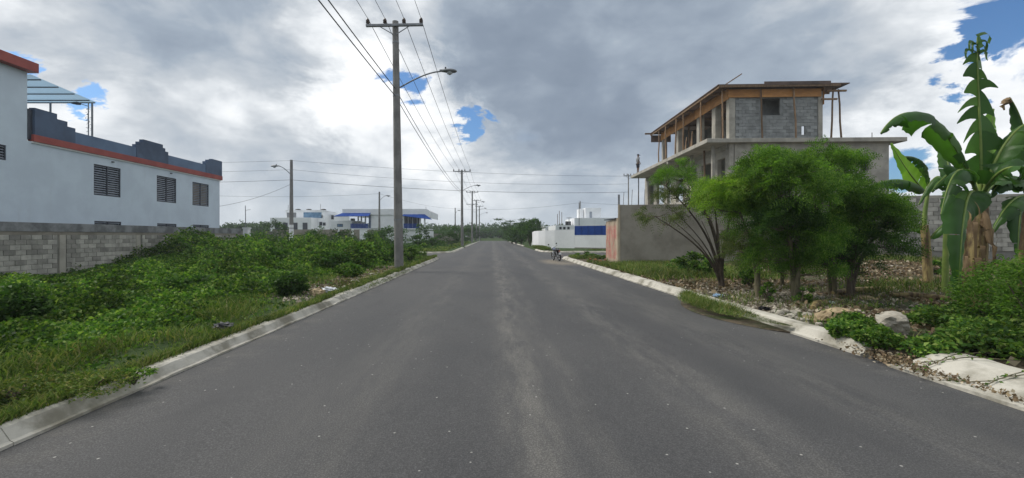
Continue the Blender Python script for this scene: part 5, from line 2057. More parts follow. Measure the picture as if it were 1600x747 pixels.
# creeper runners over the apron: thin stems with a few leaves
for i in range(7):
    y = 3.2 + i * .30
    mb = MB()
    pts = []
    x = 5.55 + random.uniform(-.1, .15)
    for k in range(8):
        t = k / 7
        xx = x - .95 * t
        zz = .185 if xx > XR + .46 else max(.05, .05 + (xx - XR - .06) / .40 * .13)
        pts.append((xx, y + .35 * t * (1 if i % 2 else -.4) + random.uniform(-.03, .03), zz + .012))
    mb.tube(pts, .005, 5)
    o = mb.build('creeper_runner', M['bark_pale'], None, pts[0])
    tag(o, 'thin creeper runner trailing across the concrete apron', 'creeper', 'creeper runners on the apron')
    lp = np.array([pts[k] for k in range(8) for _ in range(3)]) - np.array(pts[0]) + rng.normal(0, .02, (24, 3)) * np.array([1, 1, .3])
    link('leaf', quads_mesh('leaf', leaf_quads(lp, unit(rng.normal(size=(24, 3)) * np.array([1, 1, .4])), rng.uniform(.03, .055, 24), .025), M['vine']), None, o)['kind'] = 'stuff'

# ------------------------------------------------------------------ bushes and trees


def cloud(center, rad, n, clumps, crng, shell=.55, up=True, sz=(.22, .42)):
    """points spread through an ellipsoid as sub-clumps"""
    c = unit(crng.normal(size=(clumps, 3)))
    rr = crng.uniform(shell, 1.0, (clumps, 1)) ** .6
    if up:
        c[:, 2] = np.where(c[:, 2] < -.35, -c[:, 2] * .6, c[:, 2])
    cc = c * rr * (.82 if sz[0] > .2 else .93)
    k = crng.integers(0, clumps, n)
    d = unit(crng.normal(size=(n, 3))) * (crng.random((n, 1)) ** .45)
    sz = crng.uniform(sz[0], sz[1], (clumps, 1))[k]
    p = cc[k] + d * sz * np.array([1, 1, .75])
    return np.asarray(center) + p * np.asarray(rad), np.asarray(center) + cc * np.asarray(rad)


def bush(px, py, wpx, hpx, leafm, label, group=None, L=.09, n=1100, zg=0.05, name='bush', d=None, asp=.55, cat='bush', gl=None):
    """broad-leaf bush with base at photo pixel (px,py)"""
    if d is None:
        d = (CAM_H - zg) * FPX / (py - VY)
    x = (px - VX) / FPX * d
    g = float(ground_h(x, d)) if gl is None else gl
    w = wpx / FPX * d / 2
    h = hpx / FPX * d
    root = empty(name, (x, d, g))
    tag(root, label, cat, group)
    p, cc = cloud((0, 0, h * .52), (w, w * .85, h * .50), n, max(8, int(n / 55)), rng, up=False)
    p[:, 2] = np.abs(p[:, 2])
    ax = unit(np.column_stack([rng.normal(size=(n, 2)), rng.normal(.0, .5, n)]) + .5 * unit(p - np.array([0, 0, h * .3])))
    Lr = L * rng.uniform(.6, 1.35, n)
    link('crown', quads_mesh('crown', leaf_quads(p, ax, Lr, Lr * asp * rng.uniform(.8, 1.2, n), droop=.2), leafm), None, root)
    mb = MB()
    for k in range(min(7, len(cc))):
        c = Vector(cc[k])
        mb.tube([(0, 0, -.05), (c.x * .4, c.y * .4, c.z * .45), c], [.022, .015, .006], 5)
    mb.build('stem', M['bark'], root)
    return root


G1 = 'shrubs on the left vacant lot'
LB = [  # px, base y, width, height(px), n, L
    (330, 405, 60, 32, 1500, .13, 'dark leafy shrub mound against the block wall below the last house window'),
    (255, 412, 60, 26, 1500, .12, 'low shrub mound at the foot of the block wall below the middle house window'),
    (352, 398, 46, 32, 1100, .13, 'taller shrub at the block wall end next to the white gate post'),
    (98, 425, 46, 20, 900, .10, 'small sprawling shrub at the foot of the block wall pier'),
    (395, 402, 60, 26, 1200, .14, 'shrub in front of the white gate post'),
    (170, 432, 70, 24, 1600, .10, 'wide vine mound in the middle of the lot before the block wall'),
    (560, 424, 66, 44, 1900, .12, 'rounded dark shrub in front of the grey boundary wall'),
    (478, 428, 70, 46, 1900, .12, 'shrub directly below the white piered boundary wall'),
    (430, 432, 80, 46, 2000, .12, 'spreading shrub left of the white based lamp pole'),
    (520, 432, 60, 38, 1600, .11, 'shrub beside the rubble and red soil'),
    (600, 415, 46, 34, 1200, .12, 'shrub just left of the street light pole'),
    (545, 440, 46, 24, 1300, .09, 'low vine hump behind the ochre boulder'),
    (375, 450, 80, 34, 1900, .10, 'low green hump in the middle of the creepers'),
    (300, 470, 90, 34, 2200, .085, 'broad low hump of creepers behind the grass strip'),
    (110, 490, 110, 44, 2600, .075, 'broad leafy hump near the grass strip opposite the wall pier'),
    (20, 530, 100, 76, 3200, .070, 'tall leafy clump at the grass edge'),
    (230, 445, 60, 24, 1500, .095, 'small dark hump of vines'),
    (455, 470, 70, 36, 1800, .085, 'shrubby vine hump behind the kerb grass'),
    (640, 412, 30, 24, 700, .11, 'small shrub right of the street light pole by the kerb'),
    (655, 402, 34, 24, 700, .12, 'small shrub at the side street corner'),
]
for (px, py, w, h, n, L, lb) in LB:
    bush(px, py, w, h, M['vine'] if n % 200 else M['bush'], lb, G1, L, n, zg=0.0)
# shrubs and thicket across the side street on the left
for (px, d, w, h, n, L, m, lb) in ((135, 4.0, 150, 30, 2600, .030, 'grass', 'straggly weed clump spilling over the left kerb onto the asphalt'), (40, 3.8, 130, 40, 2200, .032, 'grass', 'weed tuft burying the near end of the left kerb'), (205, 4.35, 70, 20, 900, .030, 'vine', 'flat vine tuft creeping over the left kerb')):
    bush(px, 0, w, h, M[m], lb, 'weed tufts on the left kerb', L, n, d=d, asp=.4, gl=.09)
G2 = 'scrub beyond the left side street'
i = 0
for (px, d, w, h, n, L, lb) in [
        (432, 42, 46, 58, 1500, .16, 'tall pale shrub rising before the white cubic house'),
        (402, 44, 50, 34, 1300, .16, 'scrub beyond the side street behind the white gate post'),
        (492, 43, 36, 44, 1200, .16, 'dark shrub under the side wing of the cubic house'),
        (455, 43, 40, 30, 1000, .16, 'scrub at the foot of the white based lamp pole'),
        (612, 50, 54, 40, 2000, .18, 'large dark shrub beside the blue and white house wall'),
        (588, 48, 50, 34, 1600, .17, 'dense green shrub under the blue balcony'),
        (536, 45, 56, 38, 1500, .17, 'scrub in front of the grey wall and white gate panel'),
        (655, 52, 40, 22, 1200, .18, 'shrub below the dark balcony window'),
        (676, 58, 40, 20, 1200, .18, 'shrub beyond the road corner left of the second pole'),
        (700, 62, 40, 22, 1200, .2, 'light shrub left of the second pole'),
        (712, 75, 30, 30, 1000, .22, 'thicket shrub behind the second pole'),
        (730, 92, 24, 26, 900, .26, 'thicket shrub beside the double crossarm pole'),
        (742, 112, 20, 22, 800, .3, 'thicket shrub near the far kerb'),
        (690, 95, 44, 26, 1400, .28, 'wide distant thicket left of the street'),
        (665, 105, 40, 22, 1200, .3, 'distant thicket behind the low grey wall')]:
    bush(px, 0, w, h, M['bush'] if i % 3 else M['farleaf'], lb, G2, L, n, d=d)
    i += 1
# young plants in front of the blue house
for px, h, lb in ((655, 22, 'slender young tree with drooping leaf tiers before the dark balcony'), (666, 18, 'smaller slender young tree next to the tiered sapling')):
    d = 58
    x = (px - VX) / FPX * d
    root = empty('young_tree', (x, d, 0))
    tag(root, lb, 'tree')
    mb = MB()
    H = 3.0 if px == 655 else 2.6
    mb.tube([(0, 0, 0), (.05, 0, H * .5), (0, 0, H)], [.05, .04, .02], 6)
    mb.build('trunk', M['bark'], root)
    n = 260
    z = rng.choice(np.linspace(1.0, H, 6), n) + rng.normal(0, .08, n)
    a = rng.uniform(0, 6.28, n); r = rng.uniform(.05, .5, n) * (1.25 - z / H * .7)
    p = np.column_stack([r * np.cos(a), r * np.sin(a), z - r * .4])
    ax = unit(np.column_stack([np.cos(a), np.sin(a), np.full(n, -.7)]))
    link('crown', quads_mesh('crown', leaf_quads(p, ax, .26, .11), M['bush']), None, root)


def far_tree(px, d, w, h, trunk, n, L, label, group=None, leafm=None, name='tree'):
    x = (px - VX) / FPX * d
    g = float(ground_h(x, d))
    root = empty(name, (x, d, g))
    tag(root, label, 'tree', group)
    p, cc = cloud((0, 0, trunk + (h - trunk) * .5), (w / 2, w / 2, (h - trunk) * .5), n, max(10, n // 60), rng, up=False)
    p[:, 2] = np.maximum(np.abs(p[:, 2]), .02)
    ax = unit(rng.normal(size=(n, 3)) * np.array([1, 1, .6]))
    Lr = L * rng.uniform(.6, 1.4, n)
    link('crown', quads_mesh('crown', leaf_quads(p, ax, Lr, Lr * .6), leafm or M['farleaf']), None, root)
    mb = MB()
    mb.tube([(0, 0, -.1), (.05, 0, trunk * .6), (0, 0, trunk * 1.1)], [h * .03, h * .024, h * .018], 7)
    for k in range(min(9, len(cc))):
        c = Vector(cc[k])
        mb.tube([(0, 0, trunk * .9), Vector((0, 0, trunk)).lerp(c, .5) + Vector((0, 0, .1)), c], [h * .016, h * .010, h * .004], 5)
    mb.build('trunk', M['bark'], root)
    return root


G3 = 'dense trees right of the far street'
for k, (px, d, w, h, tr, lb) in enumerate([
        (828, 64, 2.9, 3.9, .2, 'dense tree just left of the curved white wall'),
        (815, 72, 3.6, 3.9, .2, 'bushy tree leaning over the far right kerb'),
        (806, 84, 4.0, 3.6, .2, 'low dense tree farther along the far right kerb'),
        (834, 80, 3.6, 4.7, 1.0, 'taller tree peeking over the curved white wall'),
        (800, 100, 4.5, 3.2, .2, 'rounded tree at the far end of the right kerb'),
        (822, 96, 4.2, 4.6, 1.0, 'tree behind the dense kerbside trees'),
        (795, 122, 5.0, 4.0, .2, 'low tree beside the end of the road')]):
    far_tree(px, d, w, h, tr, 2600, .22 if d < 90 else .28, lb, G3, M['bush'])
# sparse umbrella tree
root = empty('umbrella_tree', ((800 - VX) / FPX * 88, 88, 0))
tag(root, 'sparse umbrella shaped tree with flat leaf clusters above the street end', 'tree')
mb = MB()
pts_all = []
for (px, py) in ((779.5, 343), (789, 349), (797, 346), (806, 350), (816, 343.5), (800, 354), (787, 356), (811, 357), (822, 352), (794, 361)):
    c = Vector(((px - 800) / FPX * 88, random.uniform(-1, 1), CAM_H - (py - VY) / FPX * 88))
    mb.tube([(0, 0, 1.0), Vector((0, 0, 1.6)).lerp(c, .5) + Vector((0, 0, -.2)), c], [.07, .045, .02], 5)
    m = 130
    pts_all.append(np.array(c) + rng.normal(size=(m, 3)) * np.array([.42, .42, .10]))
mb.tube([(0, 0, -.1), (0, 0, 1.2)], [.16, .10], 7)
mb.build('trunk', M['bark'], root)
pa = np.concatenate(pts_all)
link('crown', quads_mesh('crown', leaf_quads(pa, unit(rng.normal(size=(len(pa), 3)) * np.array([1, 1, .4])), .24, .13), M['farleaf']), None, root)

# woods on the horizon
G4 = None
for k in range(46):
    px = random.choice([random.uniform(360, 520), random.uniform(650, 850), random.uniform(690, 800)])
    d = random.uniform(165, 250)
    far_tree(px, d, random.uniform(7, 12), random.uniform(3.5, 6.0) * (d / 200), .1, 700, .62, 'distant dark tree in the low wood beyond the end of the road', 'trees in the distant wood', name='distant_tree')
for k, px in enumerate((356, 372, 388, 404, 420)):
    far_tree(px, 120, 9, 4.2 + (k % 2) * .8, .6, 900, .45, 'distant tree on the skyline beyond the white gate post', 'trees beyond the gate post', name='distant_tree')
for k in range(10):
    far_tree(random.uniform(740, 800), random.uniform(150, 160), 5, random.uniform(2.4, 3.4), .05, 700, .4, 'scrubby bush closing off the end of the road', 'bushes at the road end', name='distant_bush', leafm=M['bush'])
n = 26000
a = rng.uniform(-130, 130, n); dd = rng.uniform(150, 235, n)
keep = ~((np.abs(a) < 62) & (dd < 149))
hh = 2.2 + 3.2 * vnoise(a, dd, .11, 91) + 1.2 * vnoise(a, dd, .4, 92)
zz = ground_h(a, dd) + hh * (1 - .75 * rng.random(n) ** 1.8)
q = leaf_quads(np.column_stack([a, dd, zz]), unit(rng.normal(size=(n, 3)) * np.array([1, 1, .6])), rng.uniform(.5, 1.1, n), rng.uniform(.35, .7, n))
tag(link('far_wood', quads_mesh('far_wood', q, M['farleaf'])), 'low dark wood closing the view beyond the end of the road', 'wood', kind='stuff')
n = 52000
x = rng.uniform(-46, XL - .8, n); y = 39.9 + 60 * rng.random(n) ** 1.6
dk = XL - .8 - x
hh = (.25 + 1.5 * vnoise(x, y, .30, 95) ** 1.4 + .35 * vnoise(x, y, 1.1, 96)) * (.22 + .78 * sstep(9, 15, dk)) * sstep(.2, 5.5, dk) * sstep(39.9, 42.5, y) + .10
keep = ~road_mask(x, y, .5) & ~((x > -34) & (x < -9.5) & (y > 78)) & in_view(np.column_stack([x, y, y]), 60)
x, y, hh = x[keep], y[keep], hh[keep]
zz = ground_h(x, y) + hh * (1 - .65 * rng.random(len(x)) ** 1.6)
L = rng.uniform(.7, 1.3, len(x)) * (.10 + .0028 * (y - 20))
q = leaf_quads(np.column_stack([x, y, zz]), unit(rng.normal(size=(len(x), 3)) * np.array([1, 1, .6])), L, L * .6)
drym = vnoise(x, y, .25, 97) + .55 * (1 - sstep(.5, 4.5, XL - .8 - x)) > .78
tag(link('scrub', quads_mesh('scrub', q[~drym], M['bush'])), 'tangled scrub beyond the left side street', 'scrub', kind='stuff')
tag(link('dry_scrub', quads_mesh('dry_scrub', q[drym], M['grass'])), 'dry grassy scrub beside the kerb beyond the left side street', 'scrub', kind='stuff')
far_tree(966, 70, 2.6, 3.6, 1.2, 900, .22, 'small tree rising between the roof tower and the lot wall pier', None, M['bush'])


# ---- feathery trees on the right lot
def frond_quads(base, axis, n_pair, flen, leaflet, crng):
    """pinnate fronds: base (N,3), axis (N,3) -> leaflets"""
    N = len(base)
    rv = unit(crng.normal(size=(N, 3)) * np.array([1, 1, .5]))
    side = unit(np.cross(axis, rv))
    nrm = np.cross(side, axis)
    out = []
    for k in range(n_pair):
        t = (k + .6) / n_pair
        drop = np.zeros((N, 3)); drop[:, 2] = -.30 * flen * t * t
        p = base + axis * (flen * t)[:, None] if hasattr(flen, '__len__') else base + axis * flen * t
        p = p + drop * (1 if not hasattr(flen, '__len__') else 1)
        for s in (-1, 1):
            a = unit(side * s + axis * .55 + nrm * crng.normal(0, .18, (N, 1)) - np.array([0, 0, .22]))
            L = leaflet * (1 - .35 * abs(t - .45) * 2) * crng.uniform(.8, 1.2, (N, 1))
            w = L * .15
            b = unit(np.cross(a, nrm))
            out.append(np.stack([p, p + a * L * .5 + b * w, p + a * L, p + a * L * .5 - b * w], 1))
    return np.concatenate(out)


def feather_tree(name, label, group, base, stems, clumps, leafm, stem_r=.05, flen=.30, leaflet=.105, dens=1.0, barkm=None, pairs=6):
    """clumps: (centre xyz world, radii, n fronds, leaf material key or None)"""
    root = empty(name, base)
    tag(root, label, 'tree', group)
    B0 = np.array(base)
    mb = MB()
    trunk_nodes = []
    for (tip, r) in stems:
        a = Vector((0, 0, -.1)) + Vector((random.uniform(-.06, .06), random.uniform(-.06, .06), 0))
        b = Vector(tip) - Vector(base)
        pts = []
        K = 9
        for k in range(K + 1):
            t = k / K
            p = a.lerp(b, t)
            p += Vector((math.sin(t * 5 + r * 90), math.cos(t * 4 + r * 70), 0)) * .07 * t * (1 - t * .3)
            bow = Vector((b.x, b.y, 0)) * (-.25 * math.sin(math.pi * t))
            pts.append(p + bow)
        mb.tube(pts, [r * (1 - .72 * k / K) for k in range(K + 1)], 8)
        trunk_nodes += pts[3:]
    tn = np.array([tuple(p) for p in trunk_nodes])
    groups = {}
    for (c, rad, n, mk) in clumps:
        n = int(n * dens)
        p, cc = cloud(np.array(c) - B0, np.array(rad) * 1.06, n, max(9, n // 20), rng, shell=.35, sz=(.13, .33))
        for q in cc:
            q = q + rng.normal(0, .03, 3)
            dd = np.linalg.norm(tn - q, axis=1) + np.maximum(tn[:, 2] - q[2], 0) * 2
            s = Vector(tn[int(np.argmin(dd))])
            e = Vector(q)
            m1 = s.lerp(e, .5) + Vector((random.uniform(-.06, .06), random.uniform(-.06, .06), -.05))
            mb.tube([s, m1, e], [.013, .009, .004], 5, caps=False)
        out = p - (np.array(c) - B0)
        ax = unit(unit(out) * .8 + rng.normal(size=(n, 3)) * np.array([.8, .8, .45]) + np.array([0, 0, .12]))
        groups.setdefault(mk or leafm, []).append(frond_quads(p, ax, pairs, flen, leaflet, rng))
    for mk, qs in groups.items():
        link('crown', quads_mesh('crown', np.concatenate(qs), M[mk]), None, root)
    mb.build('trunk', barkm or M['bark'], root)
    return root


def W(px, py, d):
    p = P(px, py, d)
    return (p.x, p.y, p.z)


def gb(px, d):
    x = (px - VX) / FPX * d
    return (x, d, float(ground_h(x, d)))


def rp(d, px):
    return px / FPX * d


def build_right_trees():
    G = 'feathery trees on the right lot'
    d = 12.1
    feather_tree('feathery_tree', 'vase shaped tree with bare dark stems and sparse crown beside the grey lot wall', G, gb(1127, d),
                 [(W(1040, 290, d - .2), .045), (W(1062, 262, d + .3), .05), (W(1022, 338, d - .5), .038), (W(1085, 300, d - .6), .045), (W(1105, 330, d + .5), .045), (W(1150, 300, d + .2), .05), (W(1050, 345, d + .4), .032), (W(1110, 290, d), .04), (W(1070, 320, d - .2), .028), (W(1095, 345, d - .3), .026), (W(1120, 350, d + .1), .03), (W(1035, 315, d + .1), .026), (W(1140, 335, d - .3), .03)],
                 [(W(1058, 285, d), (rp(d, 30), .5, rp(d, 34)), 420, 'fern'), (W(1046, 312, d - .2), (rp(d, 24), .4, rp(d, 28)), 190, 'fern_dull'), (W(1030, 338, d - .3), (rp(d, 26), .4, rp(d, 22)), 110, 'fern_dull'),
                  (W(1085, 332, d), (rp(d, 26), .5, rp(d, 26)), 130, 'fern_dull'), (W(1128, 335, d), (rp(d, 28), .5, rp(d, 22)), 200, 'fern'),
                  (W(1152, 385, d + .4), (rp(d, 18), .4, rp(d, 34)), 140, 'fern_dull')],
                 'fern', leaflet=.07, pairs=6)
    d = 10.2
    feather_tree('feathery_tree', 'leafy tree with bright drooping crown next to the bare stemmed tree', G, gb(1185, d),
                 [(W(1135, 290, d - .3), .05), (W(1175, 260, d), .06), (W(1205, 290, d + .3), .05)],
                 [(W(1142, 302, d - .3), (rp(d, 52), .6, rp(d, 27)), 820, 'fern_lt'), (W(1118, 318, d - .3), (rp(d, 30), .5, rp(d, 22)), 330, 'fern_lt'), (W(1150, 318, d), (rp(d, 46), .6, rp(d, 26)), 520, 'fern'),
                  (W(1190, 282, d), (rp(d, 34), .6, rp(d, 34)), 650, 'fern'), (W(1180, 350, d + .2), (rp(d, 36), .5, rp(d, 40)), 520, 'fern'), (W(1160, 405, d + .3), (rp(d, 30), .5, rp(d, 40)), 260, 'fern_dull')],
                 'fern', leaflet=.072, barkm=M['bark_pale'])
    d = 9.4
    feather_tree('feathery_tree', 'tallest dense tree with twin mossy trunks behind the pale stones', G, gb(1243, d),
                 [(W(1205, 260, d), .06), (W(1245, 265, d + .3), .06), (W(1275, 330, d - .2), .05)],
                 [(W(1212, 268, d), (rp(d, 44), .6, rp(d, 34)), 820, 'fern'), (W(1245, 300, d - .3), (rp(d, 50), .6, rp(d, 44)), 950, 'fern'), (W(1222, 360, d - .1), (rp(d, 46), .6, rp(d, 44)), 720, 'bush'),
                  (W(1262, 372, d), (rp(d, 44), .6, rp(d, 46)), 720, 'fern'), (W(1215, 405, d + .3), (rp(d, 42), .5, rp(d, 44)), 420, 'fern'), (W(1262, 420, d), (rp(d, 34), .5, rp(d, 36)), 380, 'fern')],
                 'fern', leaflet=.075, barkm=M['bark_pale'])
    d = 10.6
    feather_tree('feathery_tree', 'dense tree with forked pale trunk in the middle of the clump', G, gb(1302, d),
                 [(W(1290, 250, d), .055), (W(1315, 300, d), .055), (W(1270, 300, d + .3), .045)],
                 [(W(1292, 262, d), (rp(d, 48), .7, rp(d, 34)), 900, 'fern'), (W(1305, 305, d - .2), (rp(d, 44), .7, rp(d, 40)), 800, 'fern'), (W(1300, 360, d), (rp(d, 50), .6, rp(d, 50)), 720, 'fern'), (W(1292, 412, d), (rp(d, 44), .6, rp(d, 40)), 420, 'bush')],
                 'fern', leaflet=.078, barkm=M['bark_pale'])
    d = 10.2
    feather_tree('feathery_tree', 'low dark trunked tree spreading towards the banana plants', G, gb(1330, d),
                 [(W(1350, 330, d), .07), (W(1390, 340, d), .055), (W(1325, 320, d + .3), .06)],
                 [(W(1352, 335, d), (rp(d, 42), .6, rp(d, 44)), 800, 'fern'), (W(1395, 345, d + .1), (rp(d, 40), .6, rp(d, 34)), 620, 'fern'), (W(1365, 385, d), (rp(d, 46), .6, rp(d, 32)), 560, 'bush'), (W(1325, 405, d), (rp(d, 34), .6, rp(d, 36)), 420, 'bush')],
                 'fern', leaflet=.078)
    d = 12.6
    feather_tree('feathery_tree', 'shaded young tree with single pale stem at the back of the clump', G, gb(1222, d),
                 [(W(1220, 330, d), .05), (W(1250, 340, d), .045)],
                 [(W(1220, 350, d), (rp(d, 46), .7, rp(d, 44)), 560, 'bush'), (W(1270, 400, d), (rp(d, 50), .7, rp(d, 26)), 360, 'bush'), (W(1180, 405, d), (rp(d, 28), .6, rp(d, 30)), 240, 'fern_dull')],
                 'bush', leaflet=.09, barkm=M['bark_pale'])


build_right_trees()

# shrubs on the right lot
G5 = 'shrubs on the right lot'
for (px, d, w, h, n, L, m, lb) in [
        (1572, 6.6, 140, 112, 5200, .05, 'fern', 'big soft green shrub below the large banana plant'),
        (1625, 6.0, 130, 150, 4200, .05, 'fern', 'tall soft shrub under the second banana plant'),
        (1085, 16.0, 54, 36, 1300, .09, 'vine', 'leafy green weed clump at the foot of the grey lot wall'),
        (1110, 15.2, 40, 28, 900, .09, 'vine', 'small weed clump right of the leafy clump by the wall'),
        (1060, 17.5, 40, 20, 700, .09, 'vine', 'low weeds along the lot wall'),
        (1172, 12.0, 30, 34, 700, .07, 'vine', 'shoots sprouting round the trunk of the bright tree'),
        (1460, 13.5, 30, 20, 500, .09, 'vine', 'weeds behind the cut banana stump'),
        (1200, 9.3, 22, 34, 420, .05, 'vine', 'young weeds at the foot of the twin mossy trunks'),
        (1255, 9.0, 30, 30, 520, .05, 'vine', 'weeds sprouting before the twin mossy trunks'),
        (1480, 6.9, 80, 36, 1700, .05, 'vine', 'leafy weed patch between boulder and soft shrub'),
        (1340, 6.6, 70, 24, 1500, .05, 'vine', 'creeper hump between the ochre mound and the boulder'),
        (1322, 6.1, 60, 30, 1500, .05, 'vine', 'creeper hump spilling to the asphalt edge'),
        (1366, 5.62, 64, 34, 1500, .045, 'vine', 'weedy hump hiding the broken end of the kerb before the apron'),
        (1540, 5.4, 90, 34, 2000, .05, 'vine', 'creeper hump behind the concrete apron'),
        (920, 27.5, 26, 10, 420, .10, 'vine', 'low weeds in front of the boundary wall near the motorbike'),
        (905, 28.5, 20, 8, 320, .10, 'vine', 'small weeds at the kerb corner behind the motorbike'),
        (940, 26.8, 18, 9, 320, .10, 'vine', 'weeds beside the red rubble')]:
    x = (px - VX) / FPX * d
    bush(px, 0, w, h, M[m], lb, G5, L, n, d=d, asp=.45 if m == 'fern' else .6)

# dirt strip between side street and white wall
# ------------------------------------------------------------------ banana plants


def bez(p, n):
    p = [np.array(q, float) for q in p]
    t = np.linspace(0, 1, n)[:, None]
    if len(p) == 3:
        return (1 - t) ** 2 * p[0] + 2 * t * (1 - t) * p[1] + t * t * p[2]
    return (1 - t) ** 3 * p[0] + 3 * t * (1 - t) ** 2 * p[1] + 3 * t * t * (1 - t) * p[2] + t ** 3 * p[3]


def banana_leaf(parent, ctrl, width, m='bleaf', tear=.35, side_hint=None, droop=.35, pet=.12, nseg=40, lean=0.0, seed=0, jag=.0):
    """leaf along bezier ctrl (world); blade of torn segments on both sides of a midrib"""
    lr = np.random.default_rng(seed)
    O = np.array(parent.location)
    c = bez(ctrl, nseg + 1) - O
    tan = unit(np.gradient(c, axis=0))
    hint = np.array(side_hint if side_hint is not None else (0, 1, 0), float)
    nrm0 = np.cross(tan, np.broadcast_to(hint, tan.shape))
    side = unit(np.cross(nrm0, tan))
    nrm = unit(nrm0)
    nrm = np.where((nrm[:, 2:3] < 0), -nrm, nrm)
    mb = MB()
    K = 4
    for s in (-1, 1):
        k0 = int(pet * nseg)
        i = k0
        while i < nseg:
            run = int(lr.integers(2, 7)) if lr.random() < tear else int(lr.integers(5, 12))
            j = min(nseg, i + run)
            extra = lr.normal(0, .16) if tear > .2 else lr.normal(0, .04)
            short = lr.uniform(.78, 1.05) if tear > .2 else 1.0
            slant = lr.uniform(.25, .6)
            vs = []
            for q in range(i, j + 1):
                t = (q / nseg - pet) / (1 - pet)
                prof = (math.sin(math.pi * min(max(t * .93 + .05, 0), 1) ** .72)) ** .75
                if q == j and tear > .2 and j < nseg:
                    tt = .16
                else:
                    tt = 0
                w = width * .5 * prof * short
                for k in range(K + 1):
                    f = k / K
                    ang = (droop + extra) * f * 1.4 - .18
                    lateral = math.cos(ang) * f * w
                    down = math.sin(ang) * f * w
                    off = side[q] * s * lateral - nrm[q] * down + tan[q] * (slant * w * f * .55 - tt * w * f * .5)
                    off = off + nrm[q] * .012 * math.sin(q * 1.9 + s) * f
                    if down > 0 and lean:
                        off = off + np.array([0, 0, -lean * w * f * f])
                    vs.append(c[q] + off)
            fs = []
            n = j - i + 1
            for a in range(n - 1):
                for k in range(K):
                    v0 = a * (K + 1) + k
                    fs.append((v0, v0 + 1, v0 + K + 2, v0 + K + 1))
            if n > 1:
                mb.add(vs, fs, True)
            i = j
            if tear > .3 and lr.random() < .3:
                i = min(nseg, i)
    o = mb.build('leaf', M[m], parent)
    mr = MB()
    L = len(c)
    mr.tube([tuple(p) for p in c], [.030 * (1 - .85 * k / (L - 1)) * (width / .6) ** .5 + .003 for k in range(L)], 6)
    mr.build('midrib', M['bstalk'] if m != 'bleaf_dry' else M['bleaf_dry'], o)
    return o


def spear_leaf(parent, ctrl):
    """upright leaf shredded by wind into hanging flags, folded over at the tip"""
    lr = np.random.default_rng(5)
    O = Vector(parent.location)
    N = 80
    c = [Vector(p) - O for p in bez(ctrl, N + 1)]
    mb = MB()
    for s in (-1, 1):
        i = 14
        while i < N - 4:
            t = i / N
            run = int(lr.integers(6, 13)) if t < .55 else int(lr.integers(4, 9))
            j = min(N, i + run)
            w = (.64 * (1 - t) ** .9 + .08) * lr.uniform(.55, 1.15) * (1.05 if s < 0 else .85)
            if t > .62:
                w *= .8
            down = w * lr.uniform(.05, .95) + .04
            yy = lr.uniform(-.16, .10)
            if t > 2:
                i = j
                continue
            a, b = c[i], c[j]
            m = (a + b) / 2
            K = 5
            vs = []
            for k in range(K + 1):
                f = k / K
                half = (1 - f) ** .75 * .54 + .05
                cen = m + Vector((s * w * f, yy * f, -down * f ** 1.4 + .05 * math.sin(f * 3.1)))
                vs += [cen + (b - a) * half, cen - (b - a) * half]
            mb.add(vs, [(2 * k, 2 * k + 1, 2 * k + 3, 2 * k + 2) for k in range(K)], True)
            i = j
    # shrivelled curl at the tip
    for k in range(9):
        a = c[N] + Vector((lr.uniform(-.04, .04), 0, lr.uniform(-.35, .05)))
        dx = lr.uniform(-.22, .30)
        vs = []
        for q in range(6):
            f = q / 5
            p = a + Vector((dx * math.sin(f * 2.0), lr.uniform(-.02, .02), .12 * math.sin(f * 3.0) - .14 * f))
            vs += [p + Vector((0, .02, .03)), p - Vector((0, .02, .03))]
        mb.add(vs, [(2 * q, 2 * q + 1, 2 * q + 3, 2 * q + 2) for q in range(5)], True)
    o = mb.build('leaf', M['bleaf'], parent)
    o['kind'] = 'stuff'
    mr = MB()
    mr.tube([tuple(p) for p in c], [.030 * (1 - .85 * k / N) + .004 for k in range(N + 1)], 6)
    mr.build('midrib', M['bstalk'], o)
    return o


def banana_trunk(root, h, r0, r1, bend=(0, 0), m=None, n=12):
    mb = MB()
    pts, rad = [], []
    for k in range(n + 1):
        t = k / n
        pts.append((bend[0] * t * t, bend[1] * t * t, -.08 + (h + .08) * t))
        rad.append((r0 + (r1 - r0) * t) * (1 + .06 * math.sin(k * 2.1)))
    mb.tube(pts, rad, 14)
    return mb.build('trunk', m or M['btrunk'], root)


def dry_skirt(root, h, r, n, seed):
    """hanging dead sheaths round the stem"""
    lr = np.random.default_rng(seed)
    for k in range(n):
        a = lr.uniform(0, 6.28)
        z0 = lr.uniform(h * .45, h * .98)
        ln = lr.uniform(.3, .75)
        ca, sa = math.cos(a), math.sin(a)
        w = lr.uniform(.025, .06)
        mb = MB()
        vs = []
        for q in range(6):
            t = q / 5
            rr = r + .02 + .12 * math.sin(t * 2.4) * lr.uniform(.5, 1.0)
            z = z0 + .10 * math.sin(t * 3) - ln * t * t
            ww = w * (1 - .6 * t)
            for s in (-1, 1):
                vs.append((ca * rr - sa * ww * s, sa * rr + ca * ww * s, z))
        mb.add(vs, [(2 * q, 2 * q + 1, 2 * q + 3, 2 * q + 2) for q in range(5)], True)
        mb.build('dry_sheath', M['bleaf_dry'], root)


